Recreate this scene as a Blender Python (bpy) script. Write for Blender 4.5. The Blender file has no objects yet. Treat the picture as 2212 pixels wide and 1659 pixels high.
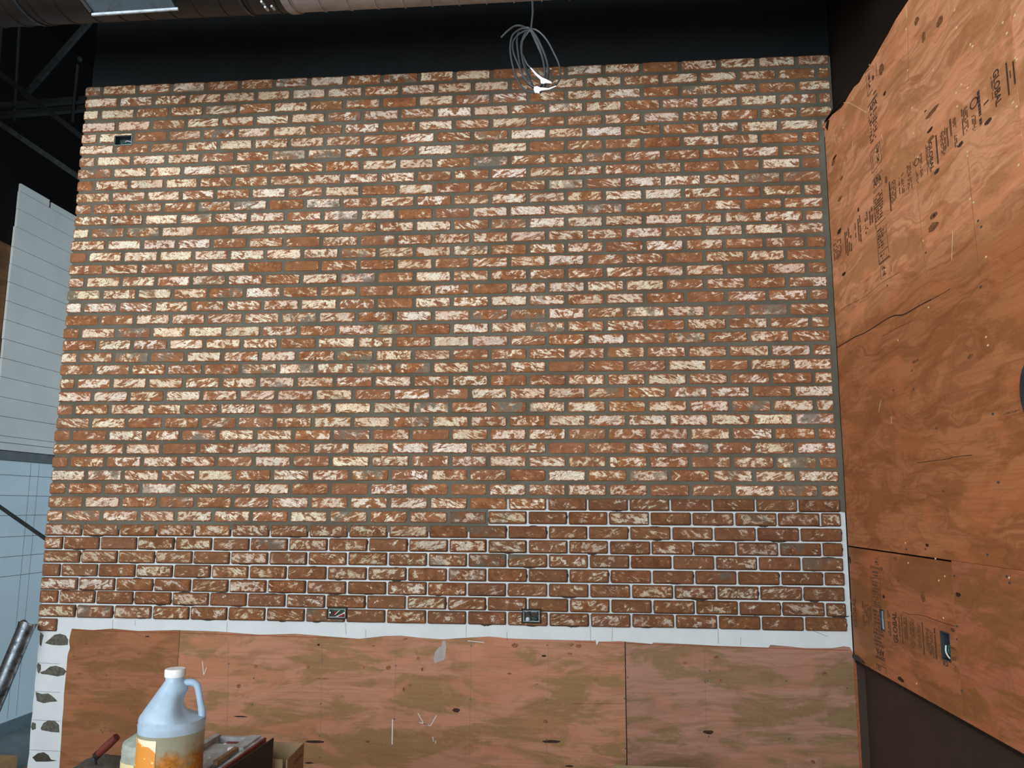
import bpy, bmesh, math, random
from mathutils import Vector, Matrix, noise as mnoise

random.seed(7)
C = bpy.context.scene.collection
SC = bpy.context.scene

# ------------------------------------------------------------------ camera
FPX, W_, H_ = 1746.357, 2212.0, 1659.0
RX, RY, RZ = 0.151525383, -0.00485510671, 0.0886355794
CAM = Vector((2.82207, -4.08563, 0.580741))
RM = Matrix.Rotation(RZ, 3, 'Z') @ Matrix.Rotation(RX, 3, 'X') @ Matrix.Rotation(RY, 3, 'Y')
cd = bpy.data.cameras.new('camera')
cam = bpy.data.objects.new('camera', cd)
C.objects.link(cam)
right, fwd, up = RM.col[0], RM.col[1], RM.col[2]
m4 = Matrix(((right.x, up.x, -fwd.x, CAM.x), (right.y, up.y, -fwd.y, CAM.y),
             (right.z, up.z, -fwd.z, CAM.z), (0, 0, 0, 1)))
cam.matrix_world = m4
cd.sensor_width = 36.0
cd.lens = FPX / W_ * 36.0
cd.clip_start = 0.05
SC.camera = cam

# ------------------------------------------------------------------ world, light, exposure
wd = bpy.data.worlds.new('world'); SC.world = wd; wd.use_nodes = True
bg = wd.node_tree.nodes['Background']
bg.inputs['Color'].default_value = (0.72, 0.86, 1.0, 1)
bg.inputs['Strength'].default_value = 0.9
SC.view_settings.view_transform = 'Standard'
SC.view_settings.look = 'None'
SC.view_settings.exposure = 0.0
SC.view_settings.gamma = 1.0
SC.view_settings.use_curve_mapping = False


def area(name, loc, target, sx, sy, power, color):
    l = bpy.data.lights.new(name, 'AREA'); l.shape = 'RECTANGLE'
    l.size, l.size_y, l.energy, l.color = sx, sy, power, color
    o = bpy.data.objects.new(name, l); C.objects.link(o)
    o.location = loc
    o.rotation_euler = (Vector(target) - Vector(loc)).to_track_quat('-Z', 'Y').to_euler()
    return o


area('storefront_daylight', (0.9, -6.6, 1.7), (1.9, 0.0, 1.5), 5.0, 3.2, 335, (0.93, 0.97, 1.0))
area('side_daylight', (-1.1, -3.2, 2.4), (2.6, 0.2, 1.8), 2.0, 2.2, 70, (1.0, 0.98, 0.95))


area('left_wall_fill', (3.0, 3.6, 1.6), (-1.3, 2.0, 0.6), 1.6, 1.6, 45, (0.85, 0.94, 1.0))  # added fill, hidden behind the brick wall, brightens the left wall


# measuring tools: where a sight line of the photograph meets a real plane
def ray(px, py):
    return RM @ Vector(((px - W_ / 2) / FPX, 1.0, -(py - H_ / 2) / FPX))


def atY(px, py, Y):
    d = ray(px, py); return CAM + d * ((Y - CAM.y) / d.y)


def atX(px, py, X):
    d = ray(px, py); return CAM + d * ((X - CAM.x) / d.x)


def atZ(px, py, Z):
    d = ray(px, py); return CAM + d * ((Z - CAM.z) / d.z)


def s2l(c):
    c = c / 255.0
    return c / 12.92 if c <= 0.04045 else ((c + 0.055) / 1.055) ** 2.4


def rgb(r, g, b):
    return (s2l(r), s2l(g), s2l(b), 1.0)


# ------------------------------------------------------------------ material helpers
class NT:
    def __init__(self, name):
        self.m = bpy.data.materials.new(name); self.m.use_nodes = True
        self.t = self.m.node_tree; self.n = self.t.nodes; self.l = self.t.links
        self.b = self.n['Principled BSDF']; self.out = self.n['Material Output']

    def link(self, a, b): self.l.new(a, b)

    def val(self, node, key, v):
        if v is None: return
        if hasattr(v, 'is_output'): self.l.new(v, node.inputs[key])
        else: node.inputs[key].default_value = v

    def math(self, op, a, b=None, c=None, clamp=False):
        n = self.n.new('ShaderNodeMath'); n.operation = op; n.use_clamp = clamp
        self.val(n, 0, a); self.val(n, 1, b); self.val(n, 2, c)
        return n.outputs[0]

    def noise(self, vec, scale, detail=4, rough=0.55, dist=0.0, lac=2.0, out='Fac'):
        n = self.n.new('ShaderNodeTexNoise')
        self.val(n, 'Vector', vec); self.val(n, 'Scale', scale); n.inputs['Detail'].default_value = detail
        n.inputs['Roughness'].default_value = rough; n.inputs['Distortion'].default_value = dist
        n.inputs['Lacunarity'].default_value = lac
        return n.outputs[out]

    def voro(self, vec, scale, feature='F1', rnd=1.0, out='Distance'):
        n = self.n.new('ShaderNodeTexVoronoi'); n.feature = feature
        self.val(n, 'Vector', vec); self.val(n, 'Scale', scale); n.inputs['Randomness'].default_value = rnd
        return n.outputs[out]

    def mix(self, f, a, b, mode='MIX'):
        n = self.n.new('ShaderNodeMix'); n.data_type = 'RGBA'; n.blend_type = mode
        self.val(n, 'Factor', f); self.val(n, 6, a); self.val(n, 7, b)
        return n.outputs[2]

    def step(self, x, lo, hi):
        n = self.n.new('ShaderNodeMapRange'); n.interpolation_type = 'SMOOTHSTEP'
        self.val(n, 'Value', x); self.val(n, 'From Min', lo); self.val(n, 'From Max', hi)
        return n.outputs['Result']

    def vec(self, x, y, z):
        n = self.n.new('ShaderNodeCombineXYZ'); self.val(n, 0, x); self.val(n, 1, y); self.val(n, 2, z)
        return n.outputs[0]

    def sep(self, v):
        n = self.n.new('ShaderNodeSeparateXYZ'); self.l.new(v, n.inputs[0]); return n.outputs

    def pos(self):
        return self.n.new('ShaderNodeNewGeometry').outputs['Position']

    def objc(self):
        return self.n.new('ShaderNodeTexCoord').outputs['Object']

    def bump(self, h, strength=0.3, dist=0.002):
        n = self.n.new('ShaderNodeBump'); self.l.new(h, n.inputs['Height'])
        n.inputs['Strength'].default_value = strength; n.inputs['Distance'].default_value = dist
        self.l.new(n.outputs[0], self.b.inputs['Normal'])


def plain(name, col, rough=0.6, metal=0.0, spec=0.5, var=0.12, scale=12.0, bump=0.0, bscale=80.0):
    t = NT(name)
    p = t.pos()
    n = t.noise(p, scale, 5, 0.6)
    dark = tuple(c * (1 - var) for c in col[:3]) + (1,)
    lite = tuple(min(1, c * (1 + var)) for c in col[:3]) + (1,)
    t.link(t.mix(t.step(n, 0.3, 0.7), dark, lite), t.b.inputs['Base Color'])
    t.b.inputs['Roughness'].default_value = rough
    t.b.inputs['Metallic'].default_value = metal
    t.b.inputs['Specular IOR Level'].default_value = spec
    if bump: t.bump(t.noise(p, bscale, 4, 0.6), bump, 0.003)
    return t.m


def mat_brick():
    t = NT('brick_face')
    uv = t.n.new('ShaderNodeUVMap'); uv.uv_map = 'face'
    dm = t.n.new('ShaderNodeUVMap'); dm.uv_map = 'size'
    at = t.n.new('ShaderNodeAttribute'); at.attribute_name = 'brick_id'
    sc = t.n.new('ShaderNodeSeparateColor'); t.link(at.outputs['Color'], sc.inputs[0])
    white, grey, slant = sc.outputs[0], sc.outputs[1], sc.outputs[2]
    seed = at.outputs['Alpha']
    u = t.sep(uv.outputs[0]); d = t.sep(dm.outputs[0])
    ex = t.math('SUBTRACT', d[0], t.math('ABSOLUTE', u[0]))
    ey = t.math('SUBTRACT', d[1], t.math('ABSOLUTE', u[1]))
    edge = t.math('MINIMUM', ex, ey)
    sl = t.math('MULTIPLY', t.math('SUBTRACT', slant, 0.5), 3.2)
    # per brick slanted coordinates
    x2 = t.math('ADD', u[0], t.math('MULTIPLY', u[1], sl))
    off = t.math('MULTIPLY', seed, 37.0)
    v = t.vec(t.math('ADD', t.math('MULTIPLY', x2, 0.75), off), u[1], t.math('MULTIPLY', seed, 11.0))
    v3 = t.vec(t.math('ADD', u[0], off), u[1], t.math('MULTIPLY', seed, 5.0))
    big = t.noise(v, 40, 5, 0.64, 0.9)
    big2 = t.noise(v3, 17, 3, 0.6, 0.5)
    fld = t.math('ADD', t.math('MULTIPLY', big, 0.68), t.math('MULTIPLY', big2, 0.32))
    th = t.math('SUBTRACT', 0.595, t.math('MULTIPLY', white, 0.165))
    en = t.math('ADD', edge, t.math('MULTIPLY', t.math('SUBTRACT', t.noise(v3, 62, 5, 0.7), 0.5), 0.026))
    em = t.step(en, 0.0055, 0.0105)
    rid = t.math('ABSOLUTE', t.math('SUBTRACT', t.noise(v, 30, 3, 0.6, 1.6), 0.5))
    cut = t.step(rid, 0.004, 0.026)
    rid2 = t.math('ABSOLUTE', t.math('SUBTRACT', t.noise(v3, 75, 3, 0.7, 0.8), 0.47))
    cut2 = t.math('ADD', t.math('MULTIPLY', t.step(rid2, 0.002, 0.02), 0.5), 0.5)
    spk = t.step(t.noise(v3, 210, 3, 0.7), 0.34, 0.50)
    # tan wash, broad, then cream lime in sharper islands
    wash = t.math('MULTIPLY', t.step(fld, t.math('SUBTRACT', th, 0.055), t.math('ADD', th, 0.035)), em)
    wash = t.math('MULTIPLY', t.math('MULTIPLY', wash, cut2), t.math('ADD', 0.24, t.math('MULTIPLY', spk, 0.30)))
    m1 = t.step(fld, t.math('ADD', th, 0.002), t.math('ADD', th, 0.022))
    mask = t.math('MULTIPLY', t.math('MULTIPLY', m1, cut), t.math('MULTIPLY', em, cut2))
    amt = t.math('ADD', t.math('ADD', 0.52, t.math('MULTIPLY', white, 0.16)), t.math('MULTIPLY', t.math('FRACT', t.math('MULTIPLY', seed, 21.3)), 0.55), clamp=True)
    mask = t.math('MULTIPLY', mask, t.math('MULTIPLY', amt, t.math('ADD', 0.72, t.math('MULTIPLY', spk, 0.28))))
    # clay
    c1 = t.mix(t.step(t.noise(v3, 22, 5, 0.7), 0.32, 0.68), rgb(126, 80, 50), rgb(172, 114, 72))
    c1 = t.mix(t.math('MULTIPLY', t.step(t.noise(v3, 120, 3, 0.6), 0.5, 0.62), 0.4), c1, rgb(98, 60, 40))
    c1 = t.mix(t.math('MULTIPLY', t.math('FRACT', t.math('MULTIPLY', seed, 7.31)), 0.6), c1, rgb(142, 102, 76))
    pc = t.mix(t.step(t.noise(v3, 12, 3, 0.6), 0.40, 0.60), rgb(255, 252, 232), rgb(250, 230, 206))
    pc = t.mix(t.math('MULTIPLY', t.step(t.math('FRACT', t.math('MULTIPLY', seed, 13.7)), 0.55, 0.95), 0.8), pc, rgb(255, 250, 240))
    tint = t.mix(t.math('FRACT', t.math('MULTIPLY', seed, 3.77)), rgb(224, 192, 150), rgb(204, 172, 144))
    col = t.mix(wash, c1, tint)
    col = t.mix(mask, col, pc)
    # soot smudges
    g = t.step(t.noise(v3, 14, 4, 0.6), 0.47, 0.60)
    col = t.mix(t.math('MULTIPLY', g, grey), col, t.mix(t.noise(v3, 60, 4, 0.7), rgb(84, 76, 66), rgb(150, 142, 126)))
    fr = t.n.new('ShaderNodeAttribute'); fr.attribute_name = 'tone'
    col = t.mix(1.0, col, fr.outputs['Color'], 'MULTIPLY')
    t.link(col, t.b.inputs['Base Color'])
    t.b.inputs['Roughness'].default_value = 0.85
    t.b.inputs['Specular IOR Level'].default_value = 0.25
    t.bump(t.math('ADD', t.math('MULTIPLY', mask, 0.7), t.noise(v3, 160, 4, 0.7)), 0.55, 0.0016)
    return t.m


def mat_ply(name, axis, light, deep, olive, seed, streak=0.5, ring=1.0, blot=1.0, zsplit=None):
    """veneer: axis = index of the grain direction (0 = X, 1 = Y)"""
    t = NT(name)
    s = t.sep(t.pos())
    al, ac = s[axis], s[2]
    a1 = t.math('ADD', t.math('MULTIPLY', al, 0.9), seed)
    warp = t.noise(t.vec(a1, t.math('MULTIPLY', ac, 2.0), seed), 1.5, 3, 0.5)
    warp2 = t.noise(t.vec(t.math('MULTIPLY', al, 3.0), t.math('MULTIPLY', ac, 7.0), seed + 3), 1.0, 3, 0.5)
    f = t.math('ADD', t.math('MULTIPLY', ac, 4.0), t.math('ADD', t.math('MULTIPLY', warp, 1.9 * ring), t.math('MULTIPLY', warp2, 0.9)))
    band = t.noise(t.vec(t.math('MULTIPLY', f, 5.0), t.math('MULTIPLY', al, 0.9), seed), 1.6, 4, 0.6)
    fine = t.noise(t.vec(t.math('MULTIPLY', al, 4.0), t.math('MULTIPLY', ac, 110.0), seed), 1.0, 4, 0.6)
    bl = t.noise(t.vec(t.math('ADD', t.math('MULTIPLY', al, 2.2), seed * 2.0), t.math('MULTIPLY', ac, 7.5), 0.0), 1.0, 6, 0.66, 0.6)
    bl2 = t.noise(t.vec(t.math('ADD', t.math('MULTIPLY', al, 2.4), seed), t.math('MULTIPLY', ac, 6.0), 7.0), 1.0, 5, 0.6, 0.8)
    col = t.mix(t.math('MULTIPLY', t.step(bl, 0.45, 0.56), blot), light, olive)
    col = t.mix(t.math('MULTIPLY', t.step(band, 0.42, 0.66), streak), col, deep)
    col = t.mix(t.math('MULTIPLY', t.step(bl2, 0.52, 0.64), 0.5 * blot), col, tuple(c * k for c, k in zip(light[:3], (1.12, 0.93, 0.86))) + (1,))
    col = t.mix(t.math('MULTIPLY', t.step(fine, 0.46, 0.70), 0.34), col, deep)
    col = t.mix(t.math('MULTIPLY', t.step(t.noise(t.pos(), 60, 4, 0.7), 0.55, 0.7), 0.16), col, tuple(min(1, c * 1.5) for c in light[:3]) + (1,))
    if zsplit:
        # the veneer below the split is redder and deeper in colour
        g = t.step(t.math('ADD', ac, t.math('MULTIPLY', t.math('SUBTRACT', bl, 0.5), 1.2)), zsplit - 0.12, zsplit + 0.12)
        col = t.mix(g, t.mix(1.0, col, (0.60, 0.50, 0.38, 1), 'MULTIPLY'), col)
    t.link(col, t.b.inputs['Base Color'])
    t.b.inputs['Roughness'].default_value = 0.62
    t.b.inputs['Specular IOR Level'].default_value = 0.3
    t.bump(fine, 0.12, 0.001)
    return t.m


def mat_mortar():
    t = NT('mortar')
    p = t.pos()
    col = t.mix(t.step(t.noise(p, 3.0, 3, 0.5), 0.35, 0.65), rgb(116, 118, 108), rgb(100, 99, 88))
    col = t.mix(t.math('MULTIPLY', t.noise(p, 90, 4, 0.7), 0.5), col, rgb(70, 66, 56))
    t.link(col, t.b.inputs['Base Color'])
    t.b.inputs['Roughness'].default_value = 0.95
    t.b.inputs['Specular IOR Level'].default_value = 0.1
    t.bump(t.noise(p, 260, 4, 0.7), 0.5, 0.0012)
    return t.m


def mat_metal(name, col, rough, dirt, scale=9.0, metal=1.0):
    t = NT(name)
    p = t.pos()
    n = t.step(t.noise(p, scale, 6, 0.7), 0.35, 0.7)
    t.link(t.mix(n, col, dirt), t.b.inputs['Base Color'])
    t.b.inputs['Metallic'].default_value = metal
    t.link(t.math('ADD', rough, t.math('MULTIPLY', n, 0.25)), t.b.inputs['Roughness'])
    return t.m


M = {}
M['brick'] = mat_brick()
M['mortar'] = mat_mortar()
M['mortar_wet'] = plain('mortar_wet', rgb(66, 62, 54), 0.9, var=0.3, scale=60, bump=0.6, bscale=150)
M['mortar_grey'] = plain('mortar_grey', rgb(92, 92, 80), 0.95, var=0.35, scale=70, bump=0.6, bscale=150)
M['white'] = plain('white_primer', rgb(214, 222, 224), 0.7, var=0.05, scale=5, bump=0.15, bscale=40)
M['ply_front_a'] = mat_ply('plywood_front_left', 0, rgb(158, 106, 72), rgb(116, 74, 44), rgb(132, 92, 54), 1.3, 0.45, 1.0)
M['ply_front_b'] = mat_ply('plywood_front_middle', 0, rgb(182, 130, 102), rgb(134, 92, 60), rgb(148, 114, 74), 5.7, 0.4, 1.0, 1.25)
M['ply_front_c'] = mat_ply('plywood_front_right', 0, rgb(170, 126, 106), rgb(122, 90, 60), rgb(138, 110, 78), 9.1, 0.4, 0.9, 1.25)
M['ply_right_a'] = mat_ply('plywood_right_upper', 1, rgb(242, 174, 130), rgb(182, 116, 76), rgb(208, 146, 98), 2.2, 0.62, 1.3, 1.0, 1.45)
M['ply_right_b'] = mat_ply('plywood_right_far', 1, rgb(246, 178, 136), rgb(190, 124, 82), rgb(210, 150, 102), 6.4, 0.62, 1.2, 1.0, 1.35)
M['ply_right_c'] = mat_ply('plywood_right_lower', 1, rgb(188, 120, 80), rgb(134, 80, 44), rgb(156, 102, 58), 4.4, 0.4, 0.8)
M['ply_right_d'] = mat_ply('plywood_right_low_near', 1, rgb(190, 118, 84), rgb(136, 82, 44), rgb(156, 104, 58), 8.8, 0.4, 0.8)
M['ply_left'] = mat_ply('plywood_left', 1, rgb(120, 78, 40), rgb(72, 44, 20), rgb(92, 64, 30), 3.1, 0.5)
M['ply_edge'] = plain('plywood_edge', rgb(150, 86, 46), 0.8, var=0.25, scale=90)
M['black'] = plain('black_paint', (0.0095, 0.0140, 0.0165, 1), 0.62, var=0.25, scale=1.6, spec=0.35)
M['black_deep'] = plain('black_paint_deep', (0.0025, 0.003, 0.0035, 1), 0.8, var=0.25, scale=1.6, spec=0.1)
M['brown'] = plain('dark_brown_paint', rgb(64, 50, 42), 0.7, var=0.12, scale=3, spec=0.3)
M['black_brown'] = plain('shaded_brown_and_black', rgb(30, 23, 18), 0.7, var=0.15, scale=3, spec=0.2)  # dark brown wall paint with shade put into the colour; also overspray
M['grey_white'] = plain('grey_white_paint', rgb(206, 212, 208), 0.6, var=0.05, scale=3)
M['grey_white2'] = plain('cool_white_board', rgb(198, 220, 230), 0.6, var=0.06, scale=2)
M['concrete'] = plain('concrete', rgb(104, 116, 120), 0.8, var=0.2, scale=4, bump=0.2)
M['screw'] = plain('screw_metal', rgb(88, 90, 92), 0.5, metal=0.4)
M['chip'] = plain('pale_filler', rgb(240, 226, 170), 0.8)
M['pencil'] = plain('pencil_line', rgb(104, 108, 106), 0.9)
M['chalk_red'] = plain('red_chalk', rgb(140, 52, 30), 0.9, var=0.3, scale=60)
M['gap'] = plain('dark_gap', rgb(60, 30, 18), 1.0)
M['knot'] = plain('knot_wood', rgb(136, 88, 54), 0.8, var=0.45, scale=80)
M['knot_dark'] = plain('dark_knot', rgb(52, 26, 14), 0.8, var=0.4, scale=80)
M['ink'] = plain('stamp_ink', rgb(104, 70, 48), 0.85, var=0.35, scale=140)
M['ink_dark'] = plain('stamp_ink_dark', rgb(70, 52, 46), 0.85, var=0.4, scale=140)
M['steel_black'] = plain('black_steel', (0.006, 0.0075, 0.008, 1), 0.6, var=0.3, scale=20, spec=0.4)
M['steel_dusty'] = plain('dusty_black_steel', (0.015, 0.018, 0.018, 1), 0.7, var=0.5, scale=30, spec=0.3)
M['galv'] = mat_metal('galvanised_steel', rgb(176, 174, 172), 0.45, rgb(146, 142, 140), 5.0, 0.2)
M['duct_black'] = plain('sooty_black_duct', rgb(35, 31, 29), 0.55, var=0.25, scale=6, spec=0.4)
M['galv_box'] = mat_metal('box_steel', rgb(206, 222, 230), 0.4, rgb(150, 166, 174), 30.0, 0.15)
M['galv_dark'] = mat_metal('dusty_steel', rgb(72, 84, 92), 0.4, rgb(52, 60, 66), 14.0, 0.6)
M['pipe'] = mat_metal('scratched_steel', rgb(170, 180, 188), 0.22, rgb(64, 70, 78), 26.0, 0.9)
M['cable'] = plain('black_cable', rgb(66, 72, 76), 0.42, var=0.1)
M['tape'] = plain('white_tape', rgb(252, 252, 252), 0.6, var=0.02)
M['green'] = plain('green_wire', rgb(40, 130, 92), 0.4)
M['green_dark'] = plain('dark_green_wire', rgb(12, 52, 42), 0.4)
M['redw'] = plain('red_wire', rgb(150, 30, 38), 0.4)
M['whitew'] = plain('white_wire', rgb(220, 230, 228), 0.4)
M['blue'] = plain('blue_plastic', rgb(30, 34, 190), 0.45)
M['pale_plate'] = plain('pale_galvanised_plate', rgb(206, 236, 246), 0.4, var=.08, scale=60)
M['cap'] = plain('white_plastic', rgb(232, 238, 240), 0.45)
M['cardboard'] = plain('cardboard', rgb(150, 128, 96), 0.85, var=0.1, scale=14)
M['board_grey'] = plain('mortar_stained_wood', rgb(172, 178, 180), 0.8, var=0.25, scale=26, bump=0.2)
M['board_red'] = plain('red_stained_edge', rgb(128, 62, 50), 0.7, var=0.2, scale=30)
M['board_tan'] = plain('bare_wood_strip', rgb(142, 118, 84), 0.8, var=0.3, scale=60)
M['sheet_black'] = plain('black_sheet', rgb(16, 20, 24), 0.5, var=0.2, scale=20)
M['handle_red'] = plain('worn_red_handle', rgb(92, 38, 32), 0.55, var=0.2, scale=40)
M['wood_tan'] = plain('tan_lumber', rgb(170, 128, 84), 0.8, var=0.15, scale=12)
M['label2'] = plain('paper_label', rgb(214, 200, 156), 0.7, var=0.1, scale=20)


def mat_jug(stained=True):
    t = NT('hdpe_plastic')
    t.b.inputs['Base Color'].default_value = rgb(222, 240, 252)
    t.b.inputs['Roughness'].default_value = 0.38
    tr = t.n.new('ShaderNodeBsdfTranslucent'); tr.inputs[0].default_value = rgb(190, 214, 224)
    tp = t.n.new('ShaderNodeBsdfTransparent'); tp.inputs[0].default_value = (0.95, 0.97, 0.98, 1)
    a = t.n.new('ShaderNodeMixShader'); a.inputs[0].default_value = 0.25
    t.link(t.b.outputs[0], a.inputs[1]); t.link(tr.outputs[0], a.inputs[2])
    b = t.n.new('ShaderNodeMixShader')
    n = t.noise(t.pos(), 26, 4, 0.6)
    t.link(t.math('ADD', 0.12, t.math('MULTIPLY', t.step(n, 0.35, 0.7), 0.16)), b.inputs[0])
    # the sealer has stained the plastic up to its fill line, deeper towards the bottom
    sp = t.sep(t.pos()); nn = t.math('MULTIPLY', t.math('SUBTRACT', t.noise(t.pos(), 30, 5, 0.65), 0.5), 0.16)
    zz_ = t.math('ADD', sp[2], nn)
    colj = t.mix(t.step(zz_, 0.030, -0.035), rgb(166, 170, 146), t.mix(t.step(t.noise(t.pos(), 70, 4, 0.7), 0.35, 0.65), rgb(150, 104, 44), rgb(204, 142, 50)))
    colj = t.mix(t.step(sp[2], 0.0445, 0.0425), rgb(190, 220, 242), colj)
    if not stained: colj = t.mix(t.step(t.noise(t.pos(), 20, 3, 0.6), 0.4, 0.6), rgb(176, 190, 176), rgb(192, 206, 200))
    t.link(colj, t.b.inputs['Base Color']); t.link(colj, tr.inputs[0])
    t.link(a.outputs[0], b.inputs[1]); t.link(tp.outputs[0], b.inputs[2])
    t.link(b.outputs[0], t.out.inputs[0])
    return t.m


def mat_liquid():
    t = NT('amber_sealer')
    p = t.pos(); s = t.sep(p)
    n = t.noise(p, 22, 5, 0.65)
    f = t.step(t.math('ADD', s[2], t.math('MULTIPLY', n, 0.10)), 0.045, 0.12)
    col = t.mix(f, rgb(240, 150, 30), rgb(188, 184, 140))
    t.link(col, t.b.inputs['Base Color'])
    t.b.inputs['Roughness'].default_value = 0.3
    return t.m


def mat_label():
    t = NT('stained_label')
    p = t.pos()
    n = t.noise(p, 16, 3, 0.5, 0.5)
    col = t.mix(t.step(n, 0.40, 0.46), rgb(228, 216, 186), rgb(208, 140, 56))
    v = t.voro(p, 62)
    col = t.mix(t.step(v, 0.20, 0.14), col, rgb(232, 204, 140))
    t.link(col, t.b.inputs['Base Color'])
    t.b.inputs['Roughness'].default_value = 0.5
    return t.m


M['jug'] = mat_jug(); M['jug_plain'] = mat_jug(False); M['liquid'] = mat_liquid(); M['label'] = mat_label()


# ------------------------------------------------------------------ mesh helpers
def link(name, me, mat, parent=None):
    o = bpy.data.objects.new(name, me)
    C.objects.link(o)
    if mat is not None and not me.materials: me.materials.append(mat)
    if parent is not None: o.parent = parent
    return o


class MB:
    def __init__(self): self.v, self.f = [], []

    def add(self, vs, fs):
        k = len(self.v); self.v += [tuple(a) for a in vs]; self.f += [tuple(k + i for i in f) for f in fs]
        return self

    def box(self, a, b):
        x0, y0, z0 = a; x1, y1, z1 = b
        return self.add([(x0, y0, z0), (x1, y0, z0), (x1, y1, z0), (x0, y1, z0), (x0, y0, z1), (x1, y0, z1), (x1, y1, z1), (x0, y1, z1)],
                        [(3, 2, 1, 0), (4, 5, 6, 7), (0, 1, 5, 4), (1, 2, 6, 5), (2, 3, 7, 6), (3, 0, 4, 7)])

    def hexa(self, p):
        return self.add(p, [(3, 2, 1, 0), (4, 5, 6, 7), (0, 1, 5, 4), (1, 2, 6, 5), (2, 3, 7, 6), (3, 0, 4, 7)])

    def beam(self, a, b, w, h, up=(0, 0, 1)):
        a, b = Vector(a), Vector(b); d = (b - a).normalized(); u = Vector(up)
        s = d.cross(u).normalized(); u = s.cross(d).normalized()
        p = [q + s * (sx * w / 2) + u * (sz * h / 2) for q in (a, b) for sx, sz in ((-1, -1), (1, -1), (1, 1), (-1, 1))]
        return self.hexa([p[0], p[1], p[2], p[3], p[4], p[5], p[6], p[7]])

    def prism(self, poly, off):
        """polygon (list of 3D points) extruded by vector off"""
        n = len(poly); off = Vector(off)
        vs = [Vector(p) for p in poly] + [Vector(p) + off for p in poly]
        fs = [tuple(range(n)), tuple(reversed(range(n, 2 * n)))] + [(i + n, (i + 1) % n + n, (i + 1) % n, i) for i in range(n)]
        return self.add(vs, fs)

    def tube(self, pts, r, seg=8, smooth=4, caps=True):
        P = [Vector(p) for p in pts]
        if smooth > 1 and len(P) > 2:
            Q = []
            for i in range(len(P) - 1):
                p0 = P[max(i - 1, 0)]; p1 = P[i]; p2 = P[i + 1]; p3 = P[min(i + 2, len(P) - 1)]
                for k in range(smooth):
                    u = k / smooth
                    Q.append(0.5 * ((2 * p1) + (p2 - p0) * u + (2 * p0 - 5 * p1 + 4 * p2 - p3) * u * u + (3 * p1 - p0 - 3 * p2 + p3) * u ** 3))
            Q.append(P[-1]); P = Q
        rr = r if isinstance(r, (list, tuple)) else [r] * len(P)
        if len(rr) != len(P): rr = [rr[min(int(i / (len(P) - 1) * (len(rr) - 1) + .5), len(rr) - 1)] for i in range(len(P))]
        vs, fs = [], []
        n = Vector((0, 0, 1))
        for i, p in enumerate(P):
            d = (P[min(i + 1, len(P) - 1)] - P[max(i - 1, 0)])
            d = d.normalized() if d.length > 1e-9 else Vector((0, 0, 1))
            s = d.cross(n)
            if s.length < 0.05: s = d.cross(Vector((1, 0, 0)))
            s.normalize(); n = s.cross(d).normalized()
            for k in range(seg):
                a = 2 * math.pi * k / seg
                vs.append(p + (s * math.cos(a) + n * math.sin(a)) * rr[i])
        for i in range(len(P) - 1):
            for k in range(seg):
                k2 = (k + 1) % seg
                fs.append((i * seg + k, i * seg + k2, (i + 1) * seg + k2, (i + 1) * seg + k))
        if caps:
            fs.append(tuple(reversed(range(seg)))); fs.append(tuple((len(P) - 1) * seg + k for k in range(seg)))
        return self.add(vs, fs)

    def lathe(self, prof, c, seg=32, fn=None):
        """prof: (radius, z); fn(angle, i) scales the radius"""
        vs, fs = [], []
        for i, (r, z) in enumerate(prof):
            for k in range(seg):
                a = 2 * math.pi * k / seg
                q = r * (fn(a, z) if fn else 1)
                vs.append((c[0] + q * math.cos(a), c[1] + q * math.sin(a), c[2] + z))
        for i in range(len(prof) - 1):
            for k in range(seg):
                k2 = (k + 1) % seg
                fs.append((i * seg + k, i * seg + k2, (i + 1) * seg + k2, (i + 1) * seg + k))
        fs.append(tuple(reversed(range(seg)))); fs.append(tuple((len(prof) - 1) * seg + k for k in range(seg)))
        return self.add(vs, fs)

    def mesh(self, name='mesh', smooth=False):
        me = bpy.data.meshes.new(name); me.from_pydata(self.v, [], self.f)
        me.validate(); me.update()
        if smooth:
            me.polygons.foreach_set('use_smooth', [True] * len(me.polygons))
            me.set_sharp_from_angle(angle=math.radians(40))
        return me

    def build(self, name, mat, parent=None, smooth=False):
        return link(name, self.mesh(name, smooth), mat, parent)


def thing(name, label, cat, loc=(0, 0, 0), group=None):
    o = bpy.data.objects.new(name, None); C.objects.link(o)
    o.empty_display_size = 0.05
    o['label'] = label; o['category'] = cat
    if group: o['group'] = group
    o['_base'] = [float(a) for a in loc]
    return o


def struct(o):
    o['kind'] = 'structure'; return o


def stuff(o):
    o['kind'] = 'stuff'; return o


def cut(o, boxes):
    """cut real openings through a mesh object"""
    for a, b in boxes:
        me = MB().box(a, b).mesh('cutter')
        co = bpy.data.objects.new('cutter', me); C.objects.link(co)
        m = o.modifiers.new('cut', 'BOOLEAN'); m.object = co; m.operation = 'DIFFERENCE'; m.solver = 'EXACT'
        dg = bpy.context.evaluated_depsgraph_get(); dg.update()
        new = bpy.data.meshes.new_from_object(o.evaluated_get(dg))
        o.modifiers.clear()
        if len(new.polygons) > 4: o.data = new
        bpy.data.objects.remove(co)


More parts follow.
